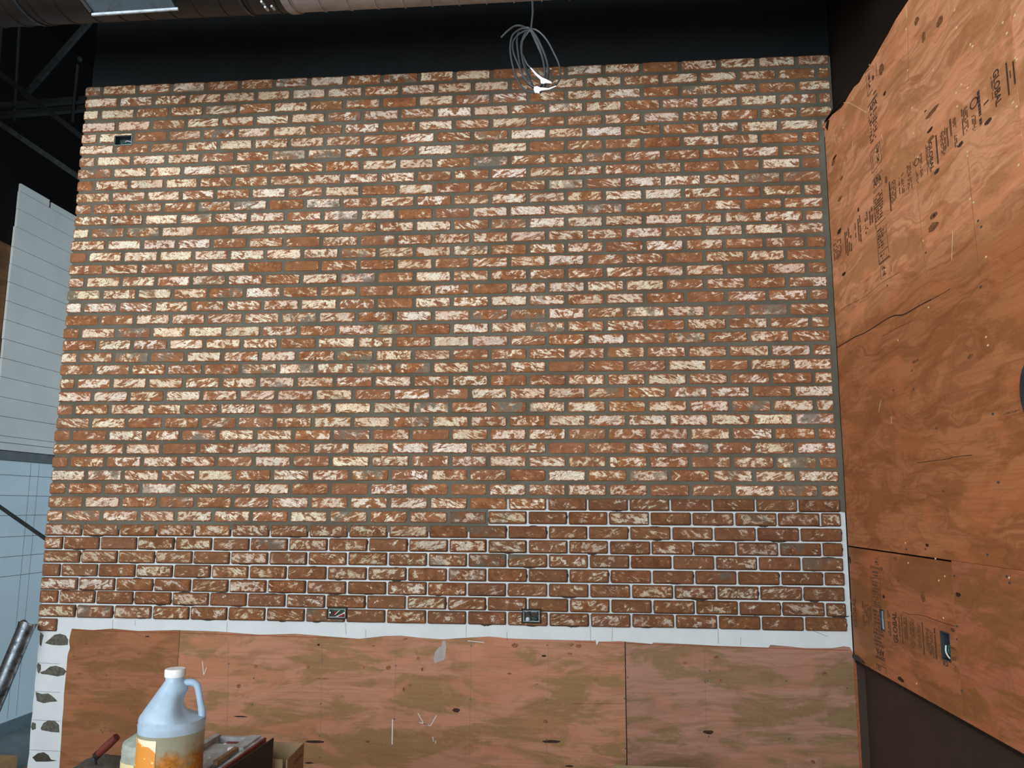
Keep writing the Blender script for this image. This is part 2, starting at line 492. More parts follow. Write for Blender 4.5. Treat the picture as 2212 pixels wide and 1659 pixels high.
# ------------------------------------------------------------------ the setting
FLOOR = -1.05
CEIL = 4.3
XL = -1.345          # face of the left wall
XR = 4.085           # face of the plywood on the right wall
XRB = 4.138          # painted wall behind it
floor = struct(MB().box((-1.6, -7.0, FLOOR - 0.1), (4.3, 6.1, FLOOR)).build('floor', M['concrete']))
ceiling = struct(MB().box((-1.6, -7.0, CEIL), (4.3, 6.1, CEIL + 0.1)).build('ceiling', M['black_deep']))
wall_back = struct(MB().box((-1.6, 6.0, FLOOR), (4.3, 6.1, CEIL)).build('wall_back', M['black_deep']))
wall_front = struct(MB().box((0.022, 0.0245, FLOOR), (XRB + 0.15, 0.30, CEIL)).build('wall_front', M['black']))
wall_right = struct(MB().box((XRB, -7.0, FLOOR), (XRB + 0.15, 0.0245, CEIL)).build('wall_right', M['black_brown']))  # same brown paint as the lower wall, its shade put into the colour
wall_left = struct(MB().box((XL - 0.16, -7.0, FLOOR), (XL - 0.02, 6.0, CEIL)).build('wall_left', M['black_deep']))

# --- front wall: white board (ragged lower edge, leg down the left side)
WY0, WY1 = 0.0158, 0.0205
ragged = [(155, 1358), (200, 1361), (243, 1358), (300, 1363), (380, 1361), (470, 1364), (560, 1371), (640, 1369), (700, 1374), (776, 1380), (830, 1374), (866, 1373),
          (900, 1377), (955, 1381), (1000, 1378), (1058, 1375), (1100, 1379), (1155, 1381), (1200, 1382), (1284, 1384), (1286, 1381), (1289, 1394), (1293, 1386), (1340, 1385), (1408, 1391), (1412, 1388), (1480, 1391), (1548, 1395), (1600, 1397), (1660, 1399), (1664, 1393), (1700, 1396), (1739, 1400), (1800, 1400), (1822, 1396), (1836, 1398)]
leg = [(128, 1659), (132, 1600), (134, 1560), (137, 1530), (138, 1500), (141, 1470), (144, 1440), (146, 1415), (151, 1400), (149, 1385), (152, 1370)]
poly = []
for px, py in ragged: poly.append((px, py))
pts = [atY(px, py, WY0) for px, py in ragged]
legp = [atY(px, py, WY0) for px, py in leg]
top = 2.935
outline = [Vector((0.006, WY0, top))]
k = 0
z = top
while z > FLOOR + 0.03:
    z -= 0.05
    outline.append(Vector((0.006 + (random.random() * 0.006 if z < 0.0 else 0), WY0, max(z, FLOOR))))
outline += [Vector((0.11, WY0, FLOOR))]
outline += [Vector((p.x, WY0, p.z)) for p in legp] + [Vector((p.x, WY0, p.z)) for p in pts] + [Vector((XR - 0.001, WY0, -0.09)), Vector((XR - 0.001, WY0, 2.5)), Vector((XRB - 0.002, WY0, 2.5)), Vector((XRB - 0.002, WY0, top))]
white_board = MB().prism(outline, (0, WY1 - WY0, 0)).build('white_board', M['white'], wall_front)

# plywood sheets under it
PY = 0.0182
sx1 = atY(387, 1390, PY).x; sx2 = atY(1352, 1500, PY).x
sxr = atY(1845, 1450, PY).x
zt = 0.02
plyf = []
for i, (a, b, mt) in enumerate(((0.05, sx1 - 0.001, 'ply_front_a'), (sx1 + 0.001, sx2 - 0.0025, 'ply_front_b'), (sx2 + 0.0025, sxr, 'ply_front_c'))):
    o = MB().box((a, PY, FLOOR), (b, 0.0244, zt)).build('plywood_panel', M[mt], wall_front)
    plyf.append(o)
plyf[0]['label'] = 'tan plywood sheet left of the first seam'
plyf[1]['label'] = 'pink and olive plywood sheet between the two seams'
plyf[2]['label'] = 'pinkish plywood sheet in the right corner'

# ------------------------------------------------------------------ bricks
BW, RP = 0.2032, 0.07026286
JT = {
    1: (0.5, [-0.004, 0.036, 0.032, 0.03, 0.004, -0.013, -0.022, -0.024, 0.006, 0.026, 0.013, 0.008, 0.009, 0.004, -0.0, 0.001, -0.002, -0.011, -0.01, -0.009]),
    11: (0.5, [0.011, 0.03, 0.04, -0.001, -0.016, -0.016, 0.012, 0.014, 0.028, 0.013, 0.004, 0.003, -0.002, -0.006, -0.032, -0.014, -0.006, -0.013, -0.023, -0.014]),
    22: (1, [-0.019, -0.033, -0.034, -0.044, -0.026, -0.017, -0.004, 0.043, 0.05, 0.05, 0.035, 0.025, -0.009, -0.02, -0.036, -0.019, -0.024, -0.001, 0.009]),
    33: (0.5, [-0.017, -0.021, -0.017, -0.022, -0.027, -0.032, -0.035, -0.012, 0.007, 0.033, 0.05, 0.012, -0.005, -0.022, -0.032, -0.031, -0.026, -0.009, 0.003, 0.01]),
    42: (1, [-0.011, -0.002, 0.014, 0.004, -0.012, -0.026, -0.024, 0.008, 0.018, 0.029, 0.021, 0.001, 0.011, 0.011, -0.002, 0.022, 0.028, 0.028, 0.022])}
ZL = [4.5, 1.4, -1.3, -6.5, -3.0, -2.0, -0.6, -1.7, -2.5, -2.9, -0.3, 2.7, 0.5, -0.2, 2.6, 1.5, 0.7, 0.3, -2.4, -2.1, -4.1, -0.6, 0.6, 4.7, -0.9, -1.2, -1.1, -3.2, 0.0, -1.3, 0.1, -0.6, 1.6, 1.6, -0.4, -2.1, -1.0, 0.4, 2.2, 2.0, 6.7, 4.9]
ZM = [6.2, 6.1, 4.2, 4.7, 1.3, 2.6, 0.2, -4.8, -8.6, -9.1, -6.4, -8.6, -6.7, -11.5, -9.1, -5.2, -5.6, -8.5, -6.9, -7.5, -8.2, -6.1, -6.2, -3.9, -3.2, -0.8, -1.6, -4.2, -0.2, 2.2, 5.4, 4.5, 3.4, 3.3, 3.2, 2.6, 3.1, 4.1, 1.0, 2.1, 2.3, 4.8]
ZR = [8.6, 6.2, 6.0, 4.6, -0.3, 1.1, 1.4, 0.1, 1.8, -2.9, -5.3, -3.6, -3.0, 1.4, -2.4, 0.9, 0.5, -2.0, 0.7, -3.4, -1.7, -0.1, -4.0, -4.2, -3.4, -0.4, -1.4, 0.8, 0.1, -2.1, -3.6, 0.9, -0.3, -0.1, 1.5, -0.1, -0.5, 0.6, 2.5, 1.6, 0.2, 3.0]


def lerp_list(xs, ys, x):
    if x <= xs[0]: return ys[0]
    if x >= xs[-1]: return ys[-1]
    for i in range(len(xs) - 1):
        if x <= xs[i + 1]:
            u = (x - xs[i]) / (xs[i + 1] - xs[i]); return ys[i] * (1 - u) + ys[i + 1] * u


def joint_dx(r, X):
    ks = sorted(JT)
    def row(rr):
        o, v = JT[rr]; return lerp_list([o + i for i in range(len(v))], v, X)
    return lerp_list(ks, [row(q) for q in ks], r)


def row_z(r, xw):
    dz = lerp_list([0.5 * BW, 9.5 * BW, 19.5 * BW], [ZL[r - 1], ZM[r - 1], ZR[r - 1]], xw) / 1000.0
    return (42.5 - r) * RP + dz


# bricks whose whiteness or soot the photograph shows clearly: (row, index) -> (white, grey)
OV = {(1, 6): (.6, .7), (1, 9): (.5, 1), (1, 11): (.95, 0), (3, 0): (.97, 0), (2, 0): (.85, 0), (2, 6): (.97, .5), (3, 9): (.02, 0), (3, 10): (.85, 0),
      (8, 0): (.4, .9), (8, 11): (.5, 1), (9, 0): (.02, 0), (9, 2): (1, .2), (9, 1): (.75, 0), (8, 1): (.9, 0), (8, 2): (.95, .3), (13, 0): (1, 0), (13, 1): (.35, .8),
      (13, 2): (.6, .9), (13, 3): (1, 0), (13, 12): (.5, 1), (15, 0): (.05, 0), (15, 1): (.85, 0), (15, 2): (.9, .4), (15, 3): (.95, 0), (17, 0): (.5, 0), (18, 0): (.8, 1),
      (19, 0): (1, 0), (21, 0): (.03, 0), (21, 3): (.9, 0), (21, 4): (.85, 0), (21, 5): (.9, .3), (21, 13): (.6, 1), (22, 0): (.25, 0), (22, 9): (.3, 0), (22, 10): (.97, .1),
      (22, 11): (.85, 0), (23, 8): (.5, 1), (24, 8): (.5, .8), (29, 0): (.04, 0), (31, 0): (.04, 0), (33, 0): (.15, 0), (32, 8): (.4, .8), (32, 13): (.95, 0), (32, 12): (.2, 0),
      (33, 11): (.15, 0), (34, 11): (.08, 0), (38, 11): (.35, 1), (28, 4): (.3, 1), (29, 4): (.4, .9), (33, 3): (.9, .6), (34, 20): (.1, 1), (38, 19): (.1, .6),
      (36, 19): (.12, .3), (42, 17): (.1, 0), (42, 19): (.1, 0), (40, 19): (.2, 0), (42, 1): (.5, .8), (5, 1): (.95, 0), (6, 0): (.9, 0), (7, 3): (.9, 0), (4, 1): (.9, 0),
      (10, 10): (.3, 0), (12, 11): (.9, 0), (16, 0): (.4, 0), (35, 12): (.6, .3), (37, 11): (.75, 0), (39, 11): (.5, .5), (11, 16): (.97, 0), (12, 14): (.6, .8), (23, 0): (.8, 0)}


def brick_mesh(w, h, cx, cz, yback, wt, grey, tone, rnd):
    """one thin brick; face plane about Y = 0, pillowed edge, slightly irregular outline"""
    hw, hh = w / 2, h / 2
    cr = rnd.uniform(0.009, 0.0135) if wt else rnd.uniform(0.004, 0.0075)
    j = lambda s=0.0009: rnd.uniform(-s, s)
    q_ = cr * 0.29
    out = [(-hw, -hh + cr), (-hw + q_, -hh + q_), (-hw + cr, -hh), (-hw * .3, -hh), (hw * .35, -hh), (hw - cr, -hh), (hw - q_, -hh + q_), (hw, -hh + cr),
           (hw, hh - cr), (hw - q_, hh - q_), (hw - cr, hh), (hw * .3, hh), (-hw * .35, hh), (-hw + cr, hh), (-hw + q_, hh - q_), (-hw, hh - cr)]
    out = [(x + j(), z_ + j(0.0012)) for x, z_ in out]
    yf = rnd.uniform(-0.0016, 0.0008)
    rings = []
    for ins, y in ((0.0052, yf), (0.0026, 0.0026), (0.0, 0.0062), (0.0, yback)):
        kx, kz = (hw - ins) / hw, (hh - ins) / hh
        rings.append([(x * kx, y + (j(0.0006) if y == yf else 0), z_ * kz) for x, z_ in out])
    n = len(out)
    vs = [p for r in rings for p in r] + [(0, yf - 0.0004, 0)]
    fs = []
    for i in range(n):
        fs.append((i, (i + 1) % n, 4 * n))
    for q in range(3):
        for i in range(n):
            i2 = (i + 1) % n
            fs.append((q * n + i, (q + 1) * n + i, (q + 1) * n + i2, q * n + i2))
    fs.append(tuple(reversed([3 * n + i for i in range(n)])))
    return vs, fs, (hw, hh)


bricks = []
rb = random.Random(11)
XEND = 19.975 * BW
XEND_TOP = (XRB - 0.009)
for r in range(1, 44):
    odd = r % 2 == 1
    if r <= 42:
        js = [k + (0.5 if odd else 1.0) for k in range(20 if odd else 19)]
        if not odd and r <= 6: js.append(20.0)
        js = [(X + joint_dx(r, min(X, 19.5)) + rb.uniform(-.006, .006)) * BW for X in js]
        ends = [rb.uniform(-.004, .004)] + js + [XEND_TOP if r <= 6 else XEND + rb.uniform(-.002, .002)]
    else:
        ends = [0.0, 0.5 * BW]
    mort = (r <= 33) or (r <= 35)
    for k in range(len(ends) - 1):
        a, b = ends[k], ends[k + 1]
        first, last = k == 0, k == len(ends) - 2
        g = 0.0056
        x0 = a + (0 if first else g); x1 = b - (0 if last else g)
        if x1 - x0 < 0.02: continue
        w = x1 - x0 - rb.uniform(0, .0012); cx = (x0 + x1) / 2
        unm = r >= 36 or (r >= 34 and cx > 2.55) or (r == 35 and cx > 2.2)
        h = (0.0590 if not unm else 0.0604) + rb.uniform(-.0012, .0012)
        cz = row_z(min(r, 42), cx) - (RP if r == 43 else 0) + rb.uniform(-.0006, .0006)
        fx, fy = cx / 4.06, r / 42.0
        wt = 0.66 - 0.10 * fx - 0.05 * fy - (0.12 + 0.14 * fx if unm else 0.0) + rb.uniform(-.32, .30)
        if rb.random() < 0.05: wt = rb.uniform(0.05, 0.2)
        gr = rb.uniform(0.5, 1.0) if rb.random() < 0.10 else rb.uniform(0, 0.15)
        if (r, k) in OV: wt, gr = OV[(r, k)]
        wt = max(0.02, min(1.0, wt))
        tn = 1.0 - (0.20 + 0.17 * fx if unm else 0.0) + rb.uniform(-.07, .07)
        yb = 0.0157
        if first: yb = 0.095
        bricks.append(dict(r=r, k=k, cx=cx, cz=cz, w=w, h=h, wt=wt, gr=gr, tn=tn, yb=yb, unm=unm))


def apparent(b):
    d = Vector((b['cx'], 0, b['cz'])) - CAM
    return b['w'] * b['h'] * abs(d.y) / d.length ** 3


# outlet openings in the brick (pixel rectangles of the metal boxes)
def box_rect(x0, y0, x1, y1):
    a = atY(x0, y0, 0.0); b = atY(x1, y1, 0.0)
    return a.x, b.z, b.x, a.z


OUT_TOP = box_rect(249, 294, 284, 313)
OUT_MID = box_rect(708, 1312, 748, 1337)
OUT_RGT = box_rect(1128, 1316, 1168, 1346)
OUTS = (OUT_TOP, OUT_MID, OUT_RGT)


def hits(b):
    for x0, z0, x1, z1 in OUTS:
        if b['cx'] + b['w'] / 2 > x0 and b['cx'] - b['w'] / 2 < x1 and b['cz'] + b['h'] / 2 > z0 and b['cz'] - b['h'] / 2 < z1:
            return (x0, z0, x1, z1)
    return None


srt = sorted(bricks, key=lambda b: -(apparent(b) + (9 if hits(b) else 0)))
single = set(id(b) for b in srt[:300])


def attach(me, spans):
    """spans: per polygon -> brick dict and local offset"""
    me.uv_layers.new(name='face'); me.uv_layers.new(name='size')
    me.color_attributes.new('brick_id', 'FLOAT_COLOR', 'CORNER')
    me.color_attributes.new('tone', 'FLOAT_COLOR', 'CORNER')
    fu, fs_, fc, ft = [], [], [], []
    for p in me.polygons:
        b, ox, oz = spans[p.index]
        for vi in p.vertices:
            co = me.vertices[vi].co
            fu += (co.x - ox, co.z - oz); fs_ += (b['w'] / 2, b['h'] / 2)
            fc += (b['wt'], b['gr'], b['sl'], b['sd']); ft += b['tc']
    me.uv_layers['face'].data.foreach_set('uv', fu)
    me.uv_layers['size'].data.foreach_set('uv', fs_)
    me.color_attributes['brick_id'].data.foreach_set('color', fc)
    me.color_attributes['tone'].data.foreach_set('color', ft)


massV, massF, massS = [], [], []
rr = random.Random(5)
for b in bricks:
    b['sl'], b['sd'] = rr.random(), rr.random()
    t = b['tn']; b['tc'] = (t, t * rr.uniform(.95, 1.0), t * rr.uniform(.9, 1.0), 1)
    vs, fs, _ = brick_mesh(b['w'], b['h'], b['cx'], b['cz'], b['yb'], not b['unm'], 0, 0, rr)
    if id(b) in single:
        me = bpy.data.meshes.new('brick'); me.from_pydata(vs, [], fs); me.update()
        attach(me, [(b, 0, 0)] * len(me.polygons))
        o = link('brick', me, M['brick'], wall_front)
        o.location = (b['cx'], 0, b['cz'])
        h = hits(b)
        if h:
            bpy.context.view_layer.update()
            cut(o, [((h[0] - .004, -0.05, h[1] - .003), (h[2] + .004, 0.05, h[3] + .003))])
        if b['wt'] < .12: o['label'] = 'plain brown brick with almost no white'
        elif b['gr'] > .8: o['label'] = 'smoky grey brick'
    else:
        k = len(massV)
        massV += [(v[0] + b['cx'], v[1], v[2] + b['cz']) for v in vs]
        massF += [tuple(k + i for i in f) for f in fs]
        massS += [(b, b['cx'], b['cz'])] * len(fs)
me = bpy.data.meshes.new('bricks'); me.from_pydata(massV, [], massF); me.update()
attach(me, massS)
bo = stuff(link('brick_courses', me, M['brick'], wall_front))
bo['label'] = 'upper courses of thin reclaimed brick'

# --- mortar field: stepped lower edge as far as the pointing has got
MY0, MY1 = 0.0036, 0.0156
xs = lambda px, py: atY(px, py, MY0)
zb = xs(500, 1146).z
z35 = (42.5 - 35.5) * RP
z34 = (42.5 - 34.35) * RP
z33 = (42.5 - 33.62) * RP
xa = xs(1053, 1115).x; xb = xs(1094, 1090).x
field = [Vector(p) for p in ((0.013, MY0, 2.943), (0.013, MY0, zb), (0.55, MY0, zb), (1.1, MY0, zb + .006), (1.5, MY0, zb - .004), (xa, MY0, zb + .004),
                             (xa, MY0, z34), (xb, MY0, z34), (xb, MY0, z33), (3.2, MY0, z33 - .003), (3.7, MY0, z33 + .002), (XEND + .001, MY0, z33), (XEND + .001, MY0, z33 - .055), (XR - .0015, MY0, z33 - .058),
                             (XR - .0015, MY0, 2.56), (XRB - .003, MY0, 2.56), (XRB - .003, MY0, 2.945))]
mortar = MB().prism(field, (0, MY1 - MY0, 0)).build('mortar', M['mortar'], wall_front)
stuff(mortar)
for o in (mortar, white_board, wall_front):
    cut(o, [((x0 - .0, -0.05, z0 - .0), (x1 + .0, 0.075, z1 + .0)) for x0, z0, x1, z1 in OUTS])
# top edge of the pointing: scalloped fillets in the head joints of the first course
mb = MB()
for b in bricks:
    if b['r'] == 1 and b['k'] > 0:
        x = b['cx'] - b['w'] / 2 - .006
        mb.box((x - .008, 0.004, 2.93), (x + .009, 0.0155, b['cz'] + b['h'] / 2 - .006))
stuff(mb.build('mortar_fillets', M['mortar'], wall_front))

# --- squeezed out mortar behind and under the unpointed bricks
mb = MB()
rs = random.Random(21)


def blob(x0, x1, zc, up_, dn, y=0.0138):
    n = 9
    pts_ = []
    for i in range(n):
        u = i / (n - 1); x = x0 + (x1 - x0) * u
        e = math.sin(math.pi * u) ** 0.5
        pts_.append((x, y, zc - dn * e * rs.uniform(.75, 1.15)))
    for i in range(n - 1, -1, -1):
        u = i / (n - 1); x = x0 + (x1 - x0) * u
        e = math.sin(math.pi * u) ** 0.5
        pts_.append((x + .0003, y, zc + .0004 + up_ * e * rs.uniform(.75, 1.15)))
    mb.prism(pts_, (0, 0.002, 0))


for b in bricks:
    if b['unm'] and b['r'] <= 43:
        hw, hh = b['w'] / 2, b['h'] / 2
        # thin bed peeping out around the brick
        e = rs.uniform(.0008, .0018)
        dx, dz = rs.uniform(-.0008, .0008), rs.uniform(-.0012, .0006)
        X0, X1, Z0, Z1 = b['cx'] - hw - e + dx, b['cx'] + hw + e + dx, b['cz'] - hh - e + dz, b['cz'] + hh + e + dz
        if b['k'] == 0: X0 = b['cx'] - hw + .004
        c_ = .005
        mb.prism([(X0 + c_, .0125, Z0), (X1 - c_, .0125, Z0), (X1, .0125, Z0 + c_), (X1, .0125, Z1 - c_), (X1 - c_, .0125, Z1), (X0 + c_, .0125, Z1), (X0, .0125, Z1 - c_), (X0, .0125, Z0 + c_)], (0, .0032, 0))
        if rs.random() < 0.36 and b['r'] < 43:
            c = b['cx'] + rs.uniform(-.05, .05); l = rs.uniform(.02, .05)
            blob(c - l, c + l, b['cz'] - hh + .001, 0.0, rs.uniform(.004, .0105))
        if rs.random() < 0.22:
            c = b['cx'] + rs.uniform(-.05, .05); l = rs.uniform(.015, .045)
            blob(c - l, c + l, b['cz'] + hh - .001, rs.uniform(.003, .006), 0.0)
        if rs.random() < 0.30:
            sx = rs.choice((-1, 1)); zc = b['cz'] + rs.uniform(-.015, .015)
            x = b['cx'] + sx * hw
            mb.prism([(x - .002, .0138, zc - .014), (x + sx * .004 + .001, .0138, zc - .006), (x + sx * .005 + .001, .0138, zc + .006), (x - .002, .0138, zc + .014)], (0, .002, 0))
stuff(mb.build('mortar_squeeze', M['mortar_wet'], wall_front))

# --- dabs of mortar left on the white leg where bricks came off (pixel outlines)
dabs = [[(97, 1389), (108, 1380), (118, 1371), (130, 1369), (142, 1373), (147, 1382), (146, 1393), (132, 1394), (112, 1393)],
        [(86, 1452), (98, 1448), (108, 1440), (120, 1438), (136, 1443), (143, 1450), (138, 1458), (124, 1461), (104, 1457), (90, 1456)],
        [(77, 1495), (90, 1499), (104, 1498), (112, 1503), (124, 1515), (108, 1516), (94, 1519), (80, 1514)],
        [(88, 1573), (94, 1562), (104, 1556), (118, 1557), (127, 1566), (128, 1582), (112, 1581), (90, 1577)],
        [(70, 1636), (82, 1627), (94, 1625), (104, 1631), (110, 1641), (122, 1643), (104, 1645), (78, 1645)],
        [(88, 1366), (94, 1372), (91, 1384), (89, 1396), (86, 1392), (86, 1376)], [(82, 1432), (88, 1436), (88, 1446), (84, 1455), (81, 1450), (80, 1438)],
        [(70, 1560), (77, 1563), (77, 1574), (70, 1577), (67, 1570)]]
for i, d in enumerate(dabs):
    p = [atY(x, y, 0.0145) for x, y in d]
    p = [Vector((max(q.x, 0.006), 0.0132, q.z)) for q in p]
    c = sum(p, Vector()) / len(p)
    m_ = MB()
    n = len(p)
    inner = [c + (q - c) * 0.72 + Vector((0, -0.0022, 0)) for q in p]
    m_.add([q + Vector((0, .0024, 0)) for q in p] + p + inner, [tuple(range(2 * n, 3 * n))] +
           [(j_, (j_ + 1) % n, (j_ + 1) % n + n, j_ + n) for j_ in range(n)] + [(j_ + n, (j_ + 1) % n + n, (j_ + 1) % n + 2 * n, j_ + 2 * n) for j_ in range(n)])
    m_.build('mortar_dab', M['mortar_grey'] if i != 4 else M['mortar_wet'], wall_front)

# --- pencil and chalk lines on the front wall
def strip(mb_, a, b, w, n_=(0, -1, 0), t=0.0004):
    a, b, n_ = Vector(a), Vector(b), Vector(n_)
    d = (b - a).normalized(); s = d.cross(n_).normalized() * (w / 2)
    mb_.prism([a - s, b - s, b + s, a + s], n_ * t)


mb = MB()
for x0, y0, x1, y1 in ((244, 1339, 243, 1360), (292, 1340, 292, 1352), (491, 1344, 490, 1366), (1007, 1350, 1007, 1376), (1275, 1352, 1276, 1385), (1323, 1356, 1322, 1384), (1551, 1358, 1552, 1391),
                       (746, 1346, 748, 1370), (790, 1360, 790, 1376), (1600, 1378, 1600, 1392), (1095, 1364, 1095, 1384), (1758, 1363, 1788, 1375)):
    strip(mb, atY(x0, y0, WY0), atY(x1, y1, WY0), 0.0016)
for y in (1432, 1494, 1556, 1621):
    strip(mb, Vector((0.012, WY0, atY(100, y, WY0).z)), Vector((atY(132, y, WY0).x - .004, WY0, atY(132, y + 2, WY0).z)), 0.0016)
stuff(mb.build('pencil_lines', M['pencil'], white_board))
mb = MB()
for x, y0, y1 in ((240, 1368, 1650), (494, 1378, 1640), (696, 1378, 1640), (856, 1378, 1556), (1018, 1380, 1650), (1185, 1384, 1650), (1522, 1397, 1580)):
    strip(mb, atY(x, y0, PY), atY(x - 4 + 8 * (x > 1200), y1, PY), 0.0011)
stuff(mb.build('stud_lines', M['pencil'], plyf[1]))
mb = MB()
for x0, y0, x1, y1 in ((157, 1361, 387, 1367), (387, 1367, 780, 1380), (1240, 1386, 1560, 1397), (1560, 1397, 1833, 1405)):
    strip(mb, atY(x0, y0, PY), atY(x1, y1, PY), 0.0022)
stuff(mb.build('chalk_lines', M['chalk_red'], plyf[1]))
mb = MB()
strip(mb, atY(1236, 1520, PY), atY(1350, 1520, PY), 0.0012)
stuff(mb.build('veneer_split', M['gap'], plyf[1]))

# --- screw heads and knots in the front plywood
scr = [(385, 1418), (494, 1434), (696, 1426), (855, 1438), (1018, 1395), (1182, 1394), (693, 1520), (691, 1636), (852, 1553), (1016, 1511), (1181, 1512), (1181, 1598), (1350, 1439), (1356, 1463), (1349, 1509), (1352, 1652),
       (1357, 1563), (1523, 1473), (1529, 1471), (1698, 1471), (1830, 1487), (1531, 1591), (1704, 1596), (1351, 1617), (230, 1459), (548, 1465), (545, 1522), (690, 1590), (218, 1577), (221, 1582), (1533, 1449)]
mb = MB()
for x, y in scr:
    p = atY(x, y, PY); s = 0.0042
    mb.prism([(p.x + s * math.cos(a * math.pi / 4), PY, p.z + s * math.sin(a * math.pi / 4)) for a in range(8)], (0, -0.0007, 0))
stuff(mb.build('screw_heads', M['screw'], plyf[1]))


def ell(mb_, c, ax, az, rx, rz, n_=(0, -1, 0), t=0.0003, seed=0):
    q = random.Random(seed)
    pts_ = []
    for i in range(12):
        a = i * math.pi / 6; k = q.uniform(.75, 1.15)
        pts_.append(Vector(c) + Vector(ax) * (rx * k * math.cos(a)) + Vector(az) * (rz * k * math.sin(a)))
    mb_.prism(pts_, Vector(n_) * t)


kn = [(985, 1534, 8, 4.5, 1), (688, 1393, 3, 2.5, 1), (665, 1441, 3.5, 3, 0), (786, 1442, 3, 3, 0), (840, 1442, 6, 5, 0), (904, 1422, 4, 3, 0), (807, 1395, 4, 1.5, 0), (1175, 1417, 6, 2.5, 1), (1112, 1394, 7, 5, 0), (1234, 1392, 6, 4, 0),
      (1231, 1412, 5, 2.5, 0), (875, 1380, 6, 2, 0), (680, 1602, 22, 3, 1), (1190, 1602, 22, 3, 1), (793, 1602, 7, 2, 0), (668, 1648, 10, 2, 1), (1230, 1655, 10, 2, 1), (1530, 1582, 11, 4, 1), (1250, 1396, 7, 4, 0), (1475, 1415, 5, 3, 0),
      (1547, 1420, 5, 3, 0), (1480, 1432, 4, 3, 0), (1782, 1456, 6, 4, 0), (1288, 1468, 5, 2, 0), (1553, 1470, 5, 4, 0), (1650, 1530, 4, 2, 0), (225, 1517, 9, 2.5, 0), (175, 1520, 5, 2, 0), (152, 1465, 5, 3, 0), (173, 1455, 7, 2, 0),
      (218, 1410, 8, 3, 0), (160, 1417, 5, 2, 0), (224, 1374, 5, 4, 0), (318, 1375, 5, 1.5, 1), (311, 1418, 5, 2, 0), (190, 1391, 14, 1, 0), (262, 1494, 5, 2.5, 0), (520, 1548, 16, 1.5, 1), (516, 1482, 5, 5, 0), (552, 1439, 4, 4, 0), (667, 1441, 3, 3, 0),
      (280, 1533, 5, 3, 0), (135, 1613, 5, 3, 0), (1756, 1646, 5, 4, 0), (1100, 1455, 5, 2, 0), (1160, 1478, 5, 1.5, 0), (1178, 1559, 5, 4, 0), (300, 1412, 5, 2, 0), (695, 1466, 18, 1, 0), (872, 1489, 3, 4, 0), (912, 1446, 3, 4, 0), (887, 1480, 6, 2, 0)]
mk, mkd = MB(), MB()
px2m = lambda y: 0.00235
for i, (x, y, a, b, dk) in enumerate(kn):
    p = atY(x, y, PY)
    ell(mkd if dk else mk, p, (1, 0, 0), (0, 0, 1), a * .00235, b * .00235, seed=i, t=0.0003 + i * 1e-6)
stuff(mk.build('knots', M['knot'], plyf[1])); stuff(mkd.build('open_knots', M['knot_dark'], plyf[1]))
# white scuffs
mb = MB()
for x0, y0, x1, y1, w in ((848, 1554, 847, 1608, .0052), (903, 1541, 915, 1563, .003), (915, 1563, 930, 1568, .003), (930, 1568, 943, 1545, .003), (905, 1560, 925, 1566, .003), (1010, 1384, 1046, 1388, .003),
                          (437, 1428, 440, 1458, .003), (440, 1458, 446, 1442, .003), (935, 1591, 936, 1602, .003), (941, 1600, 941, 1606, .003)):
    strip(mb, atY(x0, y0, PY), atY(x1, y1, PY), w)
stuff(mb.build('white_scuffs', M['white'], plyf[1]))
mb = MB()
p = [atY(x, y, PY) for x, y in ((955, 1385), (962, 1384), (964, 1398), (962, 1412), (960, 1425), (948, 1429), (939, 1433), (936, 1424), (940, 1408), (948, 1398), (954, 1396))]
mb.prism(p, (0, -0.0003, 0))
mb.build('grey_smear', plain('grey_smear', rgb(168, 160, 156), 0.8), plyf[1])

# plywood edge showing in the right corner and the torn corner bead
MB().box((sxr + .0005, PY - .001, FLOOR), (sxr + .012, 0.0244, -0.115)).build('plywood_edge', M['ply_edge'], wall_front)

# ------------------------------------------------------------------ right wall
XT = XR + 0.018
JY = atX(2055, 1215, XR).y; JZ = atX(1832, 1180, XR).z; SY = -1.778; TZ = 2.562; BZ = -0.118
ledge = MB()
lower = MB().box((XRB - 0.004, -6.99, FLOOR), (XRB - 0.0001, 0.017, BZ)).build('painted_panel', M['brown'], wall_right)
MB().box((sxr + .013, PY - .001, FLOOR), (XRB - .0001, 0.0244, BZ)).build('corner_fill', M['brown'], wall_right)
MB().box((XT, -5.0, BZ + .002), (XRB - .0002, 0.012, TZ - .002)).build('furring', M['black_deep'], wall_right)
pr = {}
for nm, a, b, mt, lab in (('A', (-0.0008, JZ + .0035, TZ), SY + .0022, 'ply_right_a', 'upper plywood sheet with diagonal looking stamps beside the bricks'),
                          ('B', (SY - .0022, JZ + .0035, TZ), -4.1, 'ply_right_b', 'pale upper plywood sheet at the right edge'),
                          ('C', (-0.0008, BZ, JZ - .0035), JY + .001, 'ply_right_c', 'lower plywood sheet with two outlet openings'),
                          ('D', (JY - .001, BZ, JZ + .0025), -3.5, 'ply_right_d', 'lower plywood sheet without openings')):
    o = MB().box((XR, b, a[1]), (XT - .0003, a[0], a[2])).build('plywood_panel', M[mt], wall_right)
    o['label'] = lab; pr[nm] = o
# A's far end stops at the wall corner; openings in C
def rect_r(x0, y0, x1, y1):
    a, b = atX(x0, y0, XR), atX(x1, y1, XR)
    return b.y, min(a.z, b.z), a.y, max(a.z, b.z)


